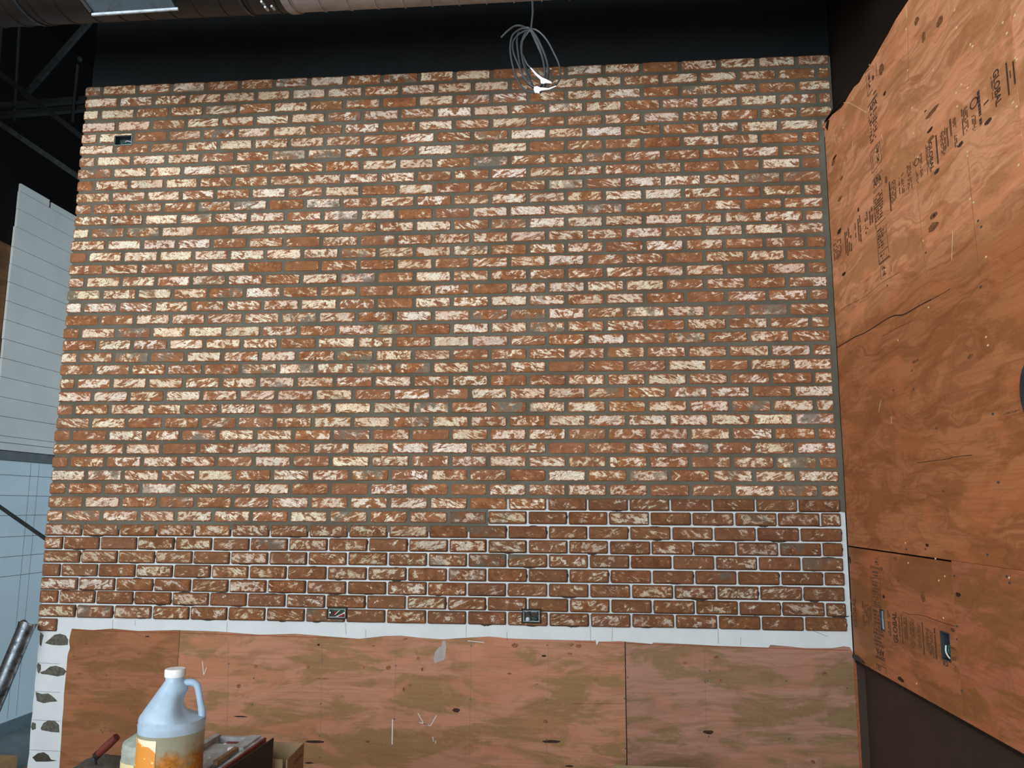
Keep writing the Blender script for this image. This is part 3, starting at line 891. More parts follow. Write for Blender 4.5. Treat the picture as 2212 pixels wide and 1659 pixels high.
ca, cb = atX(1900, 1316, XR), atX(1912, 1362, XR)
R1 = (cb.y, atX(1906, 1362, XR).z, ca.y, atX(1906, 1317, XR).z)
ca, cb = atX(2033, 1400, XR), atX(2053, 1400, XR)
R2 = (cb.y, atX(2043, 1427, XR).z, ca.y, atX(2043, 1366, XR).z)
for y0, z0, y1, z1 in (R1, R2):
    for o in (pr['C'], wall_right, bpy.data.objects['furring'], lower):
        cut(o, [((XR - .05, y0, z0), (XR + .10, y1, z1))])

N_ = (-1, 0, 0)
# black overspray along the top edge of the sheets
mb = MB()
ov = [(1781, 262), (1790, 258), (1797, 248), (1808, 240), (1818, 232), (1826, 220), (1834, 205), (1845, 188), (1856, 178), (1866, 160), (1880, 140), (1892, 120), (1904, 98), (1918, 74), (1935, 42), (1960, 4), (1975, -20)]
pp = [atX(x, y, XR) for x, y in ov]
mb.prism([Vector((XR, p.y, p.z)) for p in pp] + [Vector((XR, pp[-1].y, TZ + .0005)), Vector((XR, -0.001, TZ + .0005))], (-0.0003, 0, 0))
mb.build('black_overspray', M['black_brown'], pr['A'])
mb = MB()
p = [atX(x, y, XR) for x, y in ((1783, 275), (1787, 259), (1792, 259), (1790, 270), (1788, 283))]
mb.prism(p, (-0.0004, 0, 0)); mb.build('black_overspray', M['black_brown'], pr['A'])


def rstrip(mb_, pts_, w, t=0.0004):
    for (x0, y0), (x1, y1) in zip(pts_[:-1], pts_[1:]):
        strip(mb_, atX(x0, y0, XR), atX(x1, y1, XR), w, N_, t)


mb = MB()
rstrip(mb, [(1806, 752), (1830, 738), (1848, 727), (1862, 722), (1880, 712), (1900, 699), (1914, 690), (1928, 683), (1936, 681), (1948, 681), (1960, 676), (1976, 666), (1996, 655), (2012, 647)], 0.005)
rstrip(mb, [(2012, 647), (2040, 632), (2052, 624)], 0.0022)
rstrip(mb, [(1817, 669), (1840, 655), (1870, 640), (1905, 610), (1945, 587)], 0.0014)
rstrip(mb, [(1905, 727), (1940, 707), (1980, 690)], 0.0012)
rstrip(mb, [(1982, 1000), (2010, 996), (2050, 991), (2060, 987), (2100, 983)], 0.002)
stuff(mb.build('grain_split', M['gap'], pr['A']))
mb = MB()
rstrip(mb, [(1950, 1322), (1964, 1327), (1984, 1328), (2000, 1331), (2020, 1339), (2040, 1346), (2062, 1353)], 0.0016)
stuff(mb.build('grain_split', M['gap'], pr['C']))

mb = MB()
for q_ in ([(1822, 222), (1834, 222), (1846, 228), (1860, 236), (1872, 243)], [(1840, 208), (1843, 216)], [(1904, 290), (1907, 302)], [(1802, 290), (1804, 304), (1807, 314)], [(1842, 306), (1841, 326)], [(1957, 10), (1959, 38)], [(2058, 500), (2056, 560)], [(1903, 865), (1898, 890)], [(1925, 900), (1926, 915)]):
    rstrip(mb, q_, .0022)
stuff(mb.build('pale_scratches', M['chip'], pr['A']))
mb = MB()
rstrip(mb, [(1961, 60), (1963, 175)], .0016); rstrip(mb, [(2090, 335), (2104, 480), (2117, 600)], .0016); rstrip(mb, [(1975, 330), (1992, 520), (2002, 600)], .0012); rstrip(mb, [(2172, 1150), (2184, 1262)], .0012)
stuff(mb.build('stud_lines', M['knot'], pr['A']))

# screws, filler specks
mb = MB()
for x, y in ((1957, 63), (1961, 152), (2062, 22), (2066, 60), (2090, 190), (2192, 33), (2166, 49), (2175, 72), (2193, 125), (2196, 129), (1880, 181), (1884, 201), (1886, 250), (1822, 276), (1878, 140), (2016, 152), (2101, 100), (2096, 96), (2068, 230), (2188, 222), (2196, 230),
             (2076, 183), (2065, 201), (1970, 233), (1973, 288), (2090, 328), (2090, 337), (1892, 325), (1891, 333), (1897, 399), (2200, 357), (1900, 449), (1983, 340), (2103, 437), (1833, 440), (1994, 520), (2095, 430), (1912, 583), (1846, 638), (2130, 555), (2006, 664),
             (1940, 735), (2130, 728), (2134, 746), (1956, 1173), (1962, 1216), (2021, 1207), (2041, 1245), (2028, 1254), (2038, 1335), (1980, 1477), (2180, 1248)):
    ell(mb, atX(x, y, XR), (0, 1, 0), (0, 0, 1), .0055, .0035, N_, .0008, x)
stuff(mb.build('filler_specks', M['chip'], pr['A']))
mb = MB()
for x, y in ((2113, 477), (2120, 490), (2000, 546), (2119, 620), (1970, 801), (1973, 840), (1930, 843), (2023, 925), (2145, 894), (2157, 1042), (2038, 1061), (2133, 1198), (2175, 1245), (2181, 1259), (1958, 1187), (2062, 1244), (2068, 1353), (2067, 1381), (2078, 1492), (1999, 1186), (1917, 617), (1941, 1254)):
    ell(mb, atX(x, y, XR), (0, 1, 0), (0, 0, 1), .0075, .0042, N_, .0008, x)
stuff(mb.build('screw_heads', M['screw'], pr['A']))
mk, mkd = MB(), MB()
for i, (x, y, a, b, dk) in enumerate(((2014, 241, 16, 6, 0), (1999, 240, 3, 2, 1), (2009, 281, 7, 4, 1), (2011, 300, 10, 5, 0), (1889, 200, 6, 3, 0), (1911, 202, 4, 4, 1), (1803, 340, 7, 4, 1), (1800, 352, 8, 7, 0), (1818, 385, 5, 4, 0), (1814, 430, 8, 5, 0), (1813, 500, 7, 6, 1), (1823, 592, 7, 4, 1),
                                      (2017, 465, 10, 7, 0), (2018, 465, 4, 3, 1), (2016, 490, 14, 9, 0), (1854, 453, 3, 5, 1), (1909, 1289, 4, 4, 1), (2070, 1285, 6, 5, 1), (1934, 1207, 6, 5, 0), (1904, 1229, 5, 5, 0), (1946, 1468, 8, 5, 1), (1836, 1210, 3, 10, 1), (1835, 1280, 3, 8, 1), (2003, 1178, 4, 4, 1),
                                      (2096, 770, 7, 5, 0), (1994, 1290, 6, 12, 0), (2185, 890, 16, 3, 0), (1978, 780, 10, 4, 0), (1914, 388, 5, 9, 0), (1904, 150, 7, 14, 0), (2030, 45, 8, 9, 0), (1980, 45, 7, 8, 0), (1995, 80, 5, 10, 0))):
    p = atX(x, y, XR); k = (CAM - p).length / FPX * 1.1
    ell(mkd if dk else mk, p, (0, 1, 0), (0, 0, 1), a * k * 1.6, b * k * .8, N_, .0003 + i * 1e-6, i)
stuff(mk.build('knots', M['knot'], pr['A'])); stuff(mkd.build('open_knots', M['knot_dark'], pr['A']))

# --- stamped lettering
def text_mesh(s):
    cu = bpy.data.curves.new('t', 'FONT'); cu.body = s; cu.extrude = 0.0; cu.offset = 0.022; cu.resolution_u = 3
    o = bpy.data.objects.new('t', cu); C.objects.link(o)
    dg = bpy.context.evaluated_depsgraph_get(); dg.update()
    me = bpy.data.meshes.new_from_object(o.evaluated_get(dg))
    V = [v.co.copy() for v in me.vertices]; F = [tuple(p.vertices) for p in me.polygons]
    bpy.data.objects.remove(o); bpy.data.curves.remove(cu); bpy.data.meshes.remove(me)
    return V, F


TC = {}
ORI = {'down': ((0, 0, -1), (0, -1, 0)), 'up': ((0, 0, 1), (0, 1, 0)), 'right': ((0, -1, 0), (0, 0, 1)), 'flip': ((0, 1, 0), (0, 0, -1))}


def stamp(mb_, s, x0, x1, yt, yb, ori):
    """lettering fitted to a rectangle of the panel: columns x0..x1, rows yt..yb read at column x0"""
    if s not in TC: TC[s] = text_mesh(s)
    V, F = TC[s]
    xm = (x0 + x1) / 2
    Yf, Yn = atX(x0, (yt + yb) / 2, XR).y, atX(x1, (yt + yb) / 2, XR).y     # far, near
    Zt, Zb = atX(x0, yt, XR).z, atX(x0, yb, XR).z
    bx0, bx1 = min(v.x for v in V), max(v.x for v in V); by0, by1 = min(v.y for v in V), max(v.y for v in V)
    out = []
    for v in V:
        u = (v.x - bx0) / (bx1 - bx0); w = (v.y - by0) / (by1 - by0)
        if ori == 'down': y, z_ = Yf + (Yn - Yf) * w, Zt + (Zb - Zt) * u
        elif ori == 'up': y, z_ = Yn + (Yf - Yn) * w, Zb + (Zt - Zb) * u
        elif ori == 'right': y, z_ = Yf + (Yn - Yf) * u, Zb + (Zt - Zb) * w
        else: y, z_ = Yn + (Yf - Yn) * u, Zt + (Zb - Zt) * w
        out.append((XR - 0.0007, y, z_))
    mb_.add(out, F)


ri = random.Random(3)


def smallprint(mb_, x0, x1, yt, yb, n, vert=True, duty=0.72, fill=0.62, ragged_=0.25):
    """rows of print too small to read: short ink ticks along each line"""
    Yf, Yn = atX(x0, (yt + yb) / 2, XR).y, atX(x1, (yt + yb) / 2, XR).y
    Zt, Zb = atX(x0, yt, XR).z, atX(x0, yb, XR).z
    for i in range(n):
        if vert:
            a = Yf + (Yn - Yf) * (i + .5 - fill / 2) / n; b = Yf + (Yn - Yf) * (i + .5 + fill / 2) / n
            L = Zt - Zb; p = ri.uniform(0, ragged_) * L * .5; e = L * (1 - ri.uniform(0, ragged_))
            ch = max(abs(a - b) * .55, .004)
            while p < e:
                l = ch * ri.uniform(.5, 1.8)
                if ri.random() < duty: mb_.box((XR - .0006, min(a, b), Zt - min(p + l, e)), (XR - .0001, max(a, b), Zt - p))
                p += l + ch * .22
        else:
            h = (Zt - Zb) / n; a = Zt - h * (i + .5 - fill / 2); b = Zt - h * (i + .5 + fill / 2)
            L = Yf - Yn; p = ri.uniform(0, ragged_) * L * .5; e = L * (1 - ri.uniform(0, ragged_))
            ch = max(abs(a - b) * .7, .004)
            while p < e:
                l = ch * ri.uniform(.5, 2.0)
                if ri.random() < duty: mb_.box((XR - .0006, Yf - min(p + l, e), b), (XR - .0001, Yf - p, a))
                p += l + ch * .25


ink, inkd = MB(), MB()
for a in ((2142, 2147, 162, 232, 2), (2181, 2185, 149, 183, 1), (2100, 2110, 250, 292, 3), (2078, 2093, 233, 304, 4), (2051, 2057, 258, 300, 1), (2058, 2066, 255, 285, 4), (2062, 2069, 290, 328, 2), (2032, 2045, 282, 348, 6), (2045, 2050, 275, 332, 1), (2001, 2007, 312, 380, 3),
          (1987, 1993, 328, 386, 2), (1979, 1984, 365, 402, 2), (1972, 1974, 349, 366, 1), (1960, 1970, 356, 418, 4), (1948, 1954, 372, 434, 2), (1942, 1945, 380, 440, 1), (1923, 1937, 396, 450, 6), (1868, 1876, 457, 512, 2), (1877, 1887, 448, 492, 2), (1853, 1861, 469, 530, 2),
          (1847, 1850, 480, 535, 1), (1825, 1841, 496, 560, 4), (1801, 1819, 526, 572, 6)):
    smallprint(ink, *a)
for a in ((2174, 2180, 134, 212, 1), (2188, 2194, 132, 188, 1), (2112, 2121, 197, 278, 1), (2022, 2027, 292, 360, 1), (1921, 1925, 392, 460, 1)):
    smallprint(inkd, *a, duty=.95, ragged_=.03)
stamp(inkd, 'GLOBAL', 2148, 2162, 154, 236, 'down')
stamp(inkd, 'GLOBAL', 2008, 2016, 308, 374, 'down')


def ring(mb_, x, y, rx, rz, w=.25):
    c = atX(x, y, XR); n = 16; vo = []
    for k_ in (1.0, 1 - w):
        for i in range(n):
            a = 2 * math.pi * i / n
            vo.append((XR - .0006, c.y + rx * k_ * math.cos(a), c.z + rz * k_ * math.sin(a)))
    mb_.add(vo, [(i, (i + 1) % n, n + (i + 1) % n, n + i) for i in range(n)])


ring(inkd, 2104, 223, .028, .017); ring(inkd, 1980, 350, .024, .014)
for x, y in ((2134, 263), (2075, 312), (2024, 370)):
    ell(inkd, atX(x, y, XR), (0, 1, 0), (0, 0, 1), .022, .008, N_, .0006, x)
rstrip(inkd, [(2125, 227), (2136, 215)], .005)
# vertical strip of boxed stamps
rstrip(inkd, [(1871, 164), (1873, 188), (1875, 209), (1885, 193)], .0035)
stamp(inkd, '32', 1876, 1880, 159, 197, 'down'); ell(inkd, atX(1886, 168, XR), (0, 1, 0), (0, 0, 1), .011, .012, N_, .0006, 1)
rstrip(inkd, [(1892, 137), (1894, 165)], .004); rstrip(inkd, [(1868, 159), (1878, 148)], .003)
rstrip(inkd, [(1874, 233), (1895, 201)], .0045); rstrip(inkd, [(1875, 231), (1895, 205)], .003)
stamp(inkd, 'APA', 1878, 1896, 231, 246, 'right')
smallprint(ink, 1877, 1900, 250, 318, 9, False)
rstrip(inkd, [(1880, 331), (1900, 306), (1902, 325), (1905, 345), (1884, 375), (1882, 352), (1880, 331)], .003)
rstrip(inkd, [(1884, 336), (1887, 366)], .004); stamp(inkd, '32', 1894, 1899, 317, 355, 'down')
rstrip(inkd, [(1885, 391), (1905, 365)], .0025); rstrip(inkd, [(1885, 394), (1906, 368)], .0025)
stamp(inkd, 'APA', 1887, 1905, 392, 408, 'right')
rstrip(inkd, [(1886, 416), (1907, 391)], .0025); rstrip(inkd, [(1887, 419), (1907, 395)], .0025)
smallprint(ink, 1888, 1910, 426, 486, 10, False, duty=.85)
rstrip(ink, [(1887, 435), (1892, 495)], .004); rstrip(inkd, [(1892, 490), (1913, 470)], .003)
rstrip(inkd, [(1893, 492), (1896, 530), (1899, 571), (1921, 552)], .004); rstrip(inkd, [(1900, 573), (1923, 553)], .003); rstrip(ink, [(1914, 485), (1920, 545)], .003)
rstrip(ink, [(1896, 516), (1915, 499)], .003); rstrip(inkd, [(1899, 549), (1918, 532)], .0035)
smallprint(ink, 1896, 1912, 497, 547, 8, False, duty=.6); smallprint(ink, 1899, 1916, 553, 568, 2, False, duty=.5)
rstrip(ink, [(1903, 577), (1902, 590), (1904, 604)], .003); rstrip(ink, [(1903, 577), (1907, 574)], .003); rstrip(ink, [(1924, 572), (1926, 587)], .003); stamp(ink, '2', 1906, 1914, 578, 598, 'right')
stuff(ink.build('small_print', M['ink'], pr['A'])); inkd.build('stamp_lettering', M['ink_dark'], pr['A'])
ink, inkd = MB(), MB()
stamp(ink, 'GLOBAL', 1843, 1850, 1291, 1352, 'up')
for a in ((1863, 1878, 1298, 1356, 4), (1879, 1883, 1303, 1360, 1), (1836, 1840, 1288, 1340, 1), (1918, 1924, 1318, 1380, 2), (1953, 1961, 1331, 1392, 2), (1966, 1976, 1334, 1402, 4), (1983, 1990, 1342, 1408, 3), (2000, 2016, 1353, 1416, 7), (1941, 1945, 1325, 1386, 1)):
    smallprint(ink, *a)
stamp(inkd, 'GLOBAL', 1929, 1938, 1321, 1386, 'up')
for a in ((1948, 1950, 1327, 1390, 1), (1993, 1996, 1344, 1414, 1), (2019, 2023, 1357, 1424, 1)):
    smallprint(inkd, *a, duty=.95, ragged_=.03)
rstrip(ink, [(1879, 1222), (1900, 1228)], .003); rstrip(ink, [(1880, 1225), (1900, 1230), (1904, 1313), (1884, 1308), (1880, 1225)], .003)
rstrip(ink, [(1881, 1247), (1901, 1251)], .003); rstrip(ink, [(1882, 1281), (1903, 1286)], .003); rstrip(ink, [(1897, 1200), (1898, 1220), (1892, 1219)], .003)
smallprint(ink, 1883, 1900, 1231, 1245, 2, False); smallprint(ink, 1883, 1900, 1252, 1279, 4, False, duty=.6); smallprint(ink, 1885, 1902, 1285, 1306, 4, False, duty=.6); smallprint(ink, 1890, 1896, 1203, 1217, 2, False)
smallprint(ink, 1886, 1908, 1314, 1392, 10, False)
rstrip(ink, [(1890, 1388), (1910, 1396)], .003); rstrip(ink, [(1890, 1391), (1911, 1399)], .003)
stamp(inkd, 'APA', 1893, 1910, 1398, 1412, 'flip')
rstrip(inkd, [(1892, 1416), (1912, 1424)], .004); rstrip(inkd, [(1892, 1419), (1912, 1428)], .004)
rstrip(inkd, [(1894, 1447), (1893, 1434), (1914, 1444), (1915, 1456)], .003); stamp(ink, '32', 1896, 1903, 1437, 1447, 'flip')
ell(ink, atX(2058, 1361, XR), (0, 1, 0), (0, 0, 1), .018, .008, N_, .0006, 9)
stamp(inkd, 'OI', 2038, 2048, 1426, 1437, 'flip'); rstrip(ink, [(2052, 1397), (2064, 1403)], .006)
smallprint(ink, 2057, 2066, 1417, 1440, 2)
stuff(ink.build('small_print', M['ink'], pr['C'])); inkd.build('stamp_lettering', M['ink_dark'], pr['C'])

# torn metal corner bead under the sheets
mb = MB()
p = [(1838, 1413), (1846, 1414), (1852, 1416), (1860, 1424), (1868, 1433), (1856, 1430), (1846, 1424), (1841, 1420)]
mb.prism([atX(x, y, XR - .004) for x, y in p], (0.0035, 0, 0))
mb.build('corner_bead', M['galv_dark'], wall_right)
mb = MB(); mb.box((XR + .001, -5.0, BZ - .014), (XR + .014, -0.002, BZ - .0005)); mb.build('edge_trim', M['black_brown'], wall_right)
# dark round hole cover at the frame's right edge
c = atX(2222, 850, XR)
c = c + Vector((0, -.052, 0))
rd = thing('cable_grommet', 'dark grey round cover on the plywood at the right edge of the picture', 'cover')
m_ = MB(); m_.prism([(XR - .0005, c.y + .075 * math.cos(a * math.pi / 12), c.z + .095 * math.sin(a * math.pi / 12)) for a in range(24)], (-.012, 0, 0))
m_.build('cover_plate', M['galv_dark'], rd)

# ------------------------------------------------------------------ left wall
e0 = atX(45, 400, XL).y
lz = [414, 454, 491, 534, 572, 611, 653, 693, 734, 774, 815, 858, 899, 941]
lx = [45, 45, 38, 32, 30, 25, 25, 20, 15, 8, 8, 6, 2, 0]
zz = [atX(x, y, XL).z for x, y in zip(lx, lz)]
ztop = atX(45, 396, XL).z
bounds = [ztop] + zz + [atX(0, 955, XL).z]
for i in range(len(bounds) - 1):
    z1, z0 = bounds[i], bounds[i + 1]
    n = atX(100, 443, XL)
    yy = e0 + (0.0 if i < 3 else -0.012) + random.uniform(-.004, .004)
    if i == 0:
        mb = MB(); ym = atX(110, 430, XL).y
        mb.box((XL - .018, yy, z0 + .003), (XL, ym - .012, z1)); mb.box((XL - .018, ym + .012, z0 + .003), (XL, 4.2, z1 - .01))
        mb.build('plank', M['grey_white'], wall_left)
    else:
        MB().box((XL - .018 + random.uniform(0, .001), yy, z0 + .003), (XL + random.uniform(-.001, .001), 4.2, z1)).build('plank', M['grey_white'], wall_left)
MB().box((XL - .0198, -6.99, FLOOR), (XL - .0185, e0 - .01, atX(0, 520, XL - .018).z)).build('plywood_panel', M['ply_left'], wall_left)
zl1, zl0 = bounds[-1], atX(0, 993, XL).z
MB().box((XL - .018, e0 - .3, zl1 - .055), (XL + .03, 4.2, zl1 - .004)).build('ledge_board', M['grey_white'], wall_left)
MB().box((XL - .018, e0 - .3, zl0), (XL + .012, 4.2, zl1 - .058)).build('ledge_batten', plain('grey_batten', rgb(96, 106, 108), 0.7), wall_left)
lowp = MB().box((XL - .018, e0 - .35, FLOOR), (XL - .002, 4.2, zl0 - .002)).build('lower_board', M['grey_white2'], wall_left)
mb = MB()
for y in (1028, 1071, 1113, 1158, 1200, 1241):
    p = atX(50, y, XL - .002); mb.box((XL - .0021, e0 - .3, p.z - .002), (XL - .0014, 4.1, p.z + .002))
for x in (60, 78):
    p = atX(x, 1080, XL - .002); mb.box((XL - .0021, p.y - .0015, FLOOR + .1), (XL - .0014, p.y + .0015, zl0 - .003))
stuff(mb.build('layout_lines', M['pencil'], lowp))
struct(MB().box((XL - .018, e0 - .35, FLOOR + .0005), (XL + .012, 4.2, FLOOR + .085)).build('baseboard_left', plain('slate_base', rgb(96, 116, 124), 0.7)))

# ------------------------------------------------------------------ outlet boxes
def outlet(rect, label, kind):
    x0, z0, x1, z1 = rect
    t = thing('outlet_box', label, 'electrical box', ((x0 + x1) / 2, 0.03, z0), 'metal boxes in the brick wall')
    e = .0006; D = .026 if kind != 'top' else .045
    x0 += e; x1 -= e; z0 += e; z1 -= e
    f = MB(); w = .0035; yf = -0.0015 if kind != 'top' else 0.001
    gal = M['galv_box'] if kind != 'top' else M['galv_dark']
    # collar
    wc = .006
    if kind != 'top':
        cc = MB()
        cc.box((x0, yf - .001, z0), (x0 + wc, .016, z1)); cc.box((x1 - wc, yf - .001, z0), (x1, .016, z1))
        cc.box((x0 + wc, yf - .001, z0), (x1 - wc, .016, z0 + wc)); cc.box((x0 + wc, yf - .001, z1 - wc), (x1 - wc, .016, z1))
        cc.build('collar', M['mortar_wet'], t)
        x0 += wc + .0003; x1 -= wc + .0003; z0 += wc + .0003; z1 -= wc + .0003
    f.box((x0, yf, z0), (x0 + .0018, D, z1)); f.box((x1 - .0018, yf, z0), (x1, D, z1))
    f.box((x0 + .0018, yf, z0), (x1 - .0018, D, z0 + .0018)); f.box((x0 + .0018, yf, z1 - .0018), (x1 - .0018, D, z1))
    f.box((x0 + .0018, D - .002, z0 + .0018), (x1 - .0018, D, z1 - .0018))
    f.build('box_shell', gal, t)
    if kind == 'top':
        rm = MB(); rm.box((x0, yf - .002, z0), (x1, yf - .0001, z0 + .0022)); rm.box((x1 - .0022, yf - .002, z0 + .0022), (x1, yf - .0001, z1)); rm.build('bright_rim', M['galv_box'], t)
    W, Hh = x1 - x0, z1 - z0
    ky = .42 if kind != 'top' else 1.0
    P = lambda u, v, y: (x0 + u * W, y * ky, z0 + v * Hh)
    if kind == 'right':
        MB().box((x0 + .002, D - .0035, z0 + .002), (x1 - .002, D - .0021, z1 - .002)).build('back_plate', M['pale_plate'], t)
    if kind == 'mid':
        for u, v in ((.06, .55), (.94, .52)):
            m_ = MB(); m_.lathe([(.0045, 0), (.0045, .002)], (0, 0, 0), 12)
            m_.v = [(P(u, v, 0)[0] + a, 0.001 + c_, P(u, v, 0)[2] + b) for a, b, c_ in m_.v]
            m_.build('mounting_tab', M['whitew'], t)
        for pts_, mt, rr_ in (([(.1, .95, .03), (.5, .9, .012), (.95, .85, .02), (.85, .6, .03)], 'green', .0022), ([(.08, .88, .035), (.5, .8, .02), (.9, .9, .03)], 'green', .002), ([(.35, .3, .02), (.5, .55, .01), (.68, .9, .02)], 'whitew', .0020),
                              ([(.45, .05, .02), (.65, .25, .01), (.93, .52, .015)], 'whitew', .0024), ([(.28, .35, .03), (.42, .6, .02), (.62, .75, .03)], 'redw', .0042), ([(.62, .1, .02), (.8, .2, .012), (.92, .3, .02)], 'redw', .006), ([(.15, .1, .04), (.25, .5, .035), (.2, .9, .04)], 'steel_black', .003)):
            MB().tube([P(*q) for q in pts_], rr_, 8).build('wire', M[mt], t, True)
    elif kind == 'right':
        for pts_, mt, rr_ in (([(.2, .98, .03), (.4, .6, .02), (.5, .05, .03)], 'steel_black', .0016), ([(.33, .98, .03), (.45, .6, .015), (.52, .3, .02), (.65, .25, .02)], 'steel_black', .0018), ([(.35, .98, .035), (.6, .6, .02), (.78, .35, .015)], 'green_dark', .0014), ([(.45, .45, .02), (.6, .28, .012), (.75, .3, .02)], 'green', .0016),
                              ([(.72, .2, .02), (.88, .22, .012)], 'green_dark', .0085), ([(.88, .98, .03), (.84, .4, .03)], 'steel_black', .0014)):
            MB().tube([P(*q) for q in pts_], rr_, 8).build('wire', M[mt], t, True)
        m_ = MB(); p = P(.25, .18, .03)
        m_.tube([(p[0], .022, p[2]), (p[0], .010, p[2])], .0095, 14, 1).build('conduit_stub', M['galv_box'], t, True)
        m_ = MB()
        for u, v in ((.18, .68), (.74, .68), (.92, .68)):
            p = P(u, v, 0); m_.tube([(p[0], D - .0034, p[2]), (p[0], D - .0045, p[2])], .0034, 10, 1)
        stuff(m_.build('knockout_holes', M['steel_black'], t))
    else:
        for pts_, mt, rr_ in (([(.42, .02, .01), (.32, .5, .004), (.28, .75, .02)], 'green', .0016), ([(.28, .3, .02), (.32, .45, .015), (.35, .35, .02)], 'green', .0018), ([(.5, .45, .02), (.65, .52, .01), (.95, .45, .02)], 'whitew', .0018), ([(.48, .25, .02), (.7, .25, .015), (.95, .15, .02)], 'green', .0014)):
            MB().tube([P(*q) for q in pts_], rr_, 8).build('wire', M[mt], t, True)
    return t


outlet(OUT_TOP, 'small open metal outlet box high at the left end of the brick wall', 'top')
outlet(OUT_MID, 'open outlet box with red and green wires in the lowest brick course', 'mid')
outlet(OUT_RGT, 'open outlet box with bright back plate and dark wires in the lowest brick course', 'right')


def outlet_side(r, label, kind):
    y0, z0, y1, z1 = r
    t = thing('outlet_box', label, 'electrical box', (XR, (y0 + y1) / 2, z0), 'metal boxes in the right plywood')
    e = .0008; y0 += e; y1 -= e; z0 += e; z1 -= e
    D = XR + .045; f = MB(); w = .004
    f.box((XR - .001, y0, z0), (D, y0 + w, z1)); f.box((XR - .001, y1 - w, z0), (D, y1, z1)); f.box((XR - .001, y0 + w, z0), (D, y1 - w, z0 + w)); f.box((XR - .001, y0 + w, z1 - w), (D, y1 - w, z1))
    f.box((D - .003, y0 + w, z0 + w), (D, y1 - w, z1 - w))
    f.build('box_shell', M['galv_dark'], t)
    W, Hh = y0 - y1, z1 - z0
    P = lambda u, v, d: (XR + d * .32, y1 + (u * .86 + .07) * W, z0 + v * Hh)
    if kind == 'a':
        MB().tube([P(.5, .02, .05), P(.6, .08, .02), P(.3, .12, .05), P(.7, .16, .03)], .003, 8).build('wire', M['whitew'], t, True)
        MB().box(P(.62, .12, .01), P(.9, .9, .05)).build('device_strap', M['steel_black'], t)
        MB().box(P(0, .04, .02), P(.45, .96, .06)).build('pale_plate', M['grey_white2'], t)
    else:
        MB().hexa([P(.35, .6, .05), P(.9, .6, .02), P(.9, .6, .06), P(.35, .6, .08), P(.35, .93, .05), P(.9, .93, .02), P(.9, .93, .06), P(.35, .93, .08)]).build('blue_insert', M['blue'], t)
        MB().tube([P(.2, .5, .03), P(.35, .3, .012), P(.7, .14, .012), P(.95, .08, .03)], .003, 8).build('wire', M['whitew'], t, True)
        for pts_ in ([(.4, .55, .05), (.6, .5, .03), (.9, .52, .05)], [(.4, .45, .04), (.7, .4, .02), (.9, .45, .05)], [(.5, .2, .05), (.6, .35, .02), (.8, .42, .04)], [(.35, .5, .05), (.5, .3, .03), (.85, .2, .05)]):
            MB().tube([P(*q) for q in pts_], .0028, 8).build('wire', M['green'], t, True)


outlet_side(R1, 'narrow dark outlet box in the right plywood, the one nearer the bricks', 'a')
outlet_side(R2, 'outlet box with blue insert and green wires in the right plywood', 'b')

# ------------------------------------------------------------------ ducts
DY, DR = -0.9, 0.25
a_ = math.atan2(-(30 - H_ / 2), FPX)
dd = ray(600, 30)
k = dd.z / dd.y
th_ = math.atan(k)
DZ = CAM.z + (DR + (DY - CAM.y) * math.sin(th_)) / math.cos(th_)


def duct(x0, x1, mat, seam, label, pitch):
    t = thing('air_duct', label, 'duct', (x0, DY, DZ))
    m_ = MB(); n = 40
    vs, fs = [], []
    for x in (x0, x1):
        for rr_ in (DR, DR - .004):
            for i in range(n):
                a = 2 * math.pi * i / n; vs.append((x, DY + rr_ * math.cos(a), DZ + rr_ * math.sin(a)))
    for i in range(n):
        j_ = (i + 1) % n
        fs += [(i, 2 * n + i, 2 * n + j_, j_), (n + i, n + j_, 3 * n + j_, 3 * n + i), (i, j_, n + j_, n + i), (2 * n + i, 3 * n + i, 3 * n + j_, 2 * n + j_)]
    m_.add(vs, fs); m_.build('duct_tube', mat, t, True)
    turns = (x1 - x0) / pitch; N = int(turns * 28); pts_ = []
    for i in range(N + 1):
        u = i / N; a = 2 * math.pi * turns * u
        pts_.append((x0 + .01 + (x1 - x0 - .02) * u, DY + (DR + .001) * math.cos(-a), DZ + (DR + .001) * math.sin(-a)))
    MB().tube(pts_, .0042, 6, 1).build('spiral_seam', seam, t, True)
    return t


xs_ = atY(577, 20, DY - .15).x
d1 = duct(-1.30, xs_ - .001, M['duct_black'], M['duct_black'], 'sooty black round duct across the top left of the picture', .125)
d2 = duct(xs_ + .001, 4.05, M['galv'], M['galv'], 'bare silver spiral duct across the top of the picture', .125)


def band(x, w, mat, t, name, rr_=.004):
    n = 40; vs, fs = [], []
    for xx in (x, x + w):
        for q in (DR + rr_, DR + .0005):
            for i in range(n):
                a = 2 * math.pi * i / n; vs.append((xx, DY + q * math.cos(a), DZ + q * math.sin(a)))
    for i in range(n):
        j_ = (i + 1) % n
        fs += [(i, 2 * n + i, 2 * n + j_, j_), (n + i, n + j_, 3 * n + j_, 3 * n + i), (i, j_, n + j_, n + i), (2 * n + i, 3 * n + i, 3 * n + j_, 2 * n + j_)]
    return MB().add(vs, fs).build(name, mat, t, True)


band(xs_ + .002, .035, M['galv'], d2, 'joint_band', .007)
xb_ = atY(487, 10, DY - .15).x; band(xb_, .012, M['galv_dark'], d1, 'joint_band', .006); band(atY(2, 50, DY - .15).x, .012, M['galv_dark'], d1, 'joint_band', .006)
m_ = MB()
for x, y in ((575, 16), (589, 14), (567, 4)):
    p = atY(x, y, DY - DR * .86); m_.tube([(p.x, p.y + .02, p.z), (p.x, p.y - .012, p.z - .006)], .005, 8, 1)
stuff(m_.build('screws', M['galv_box'], d2))
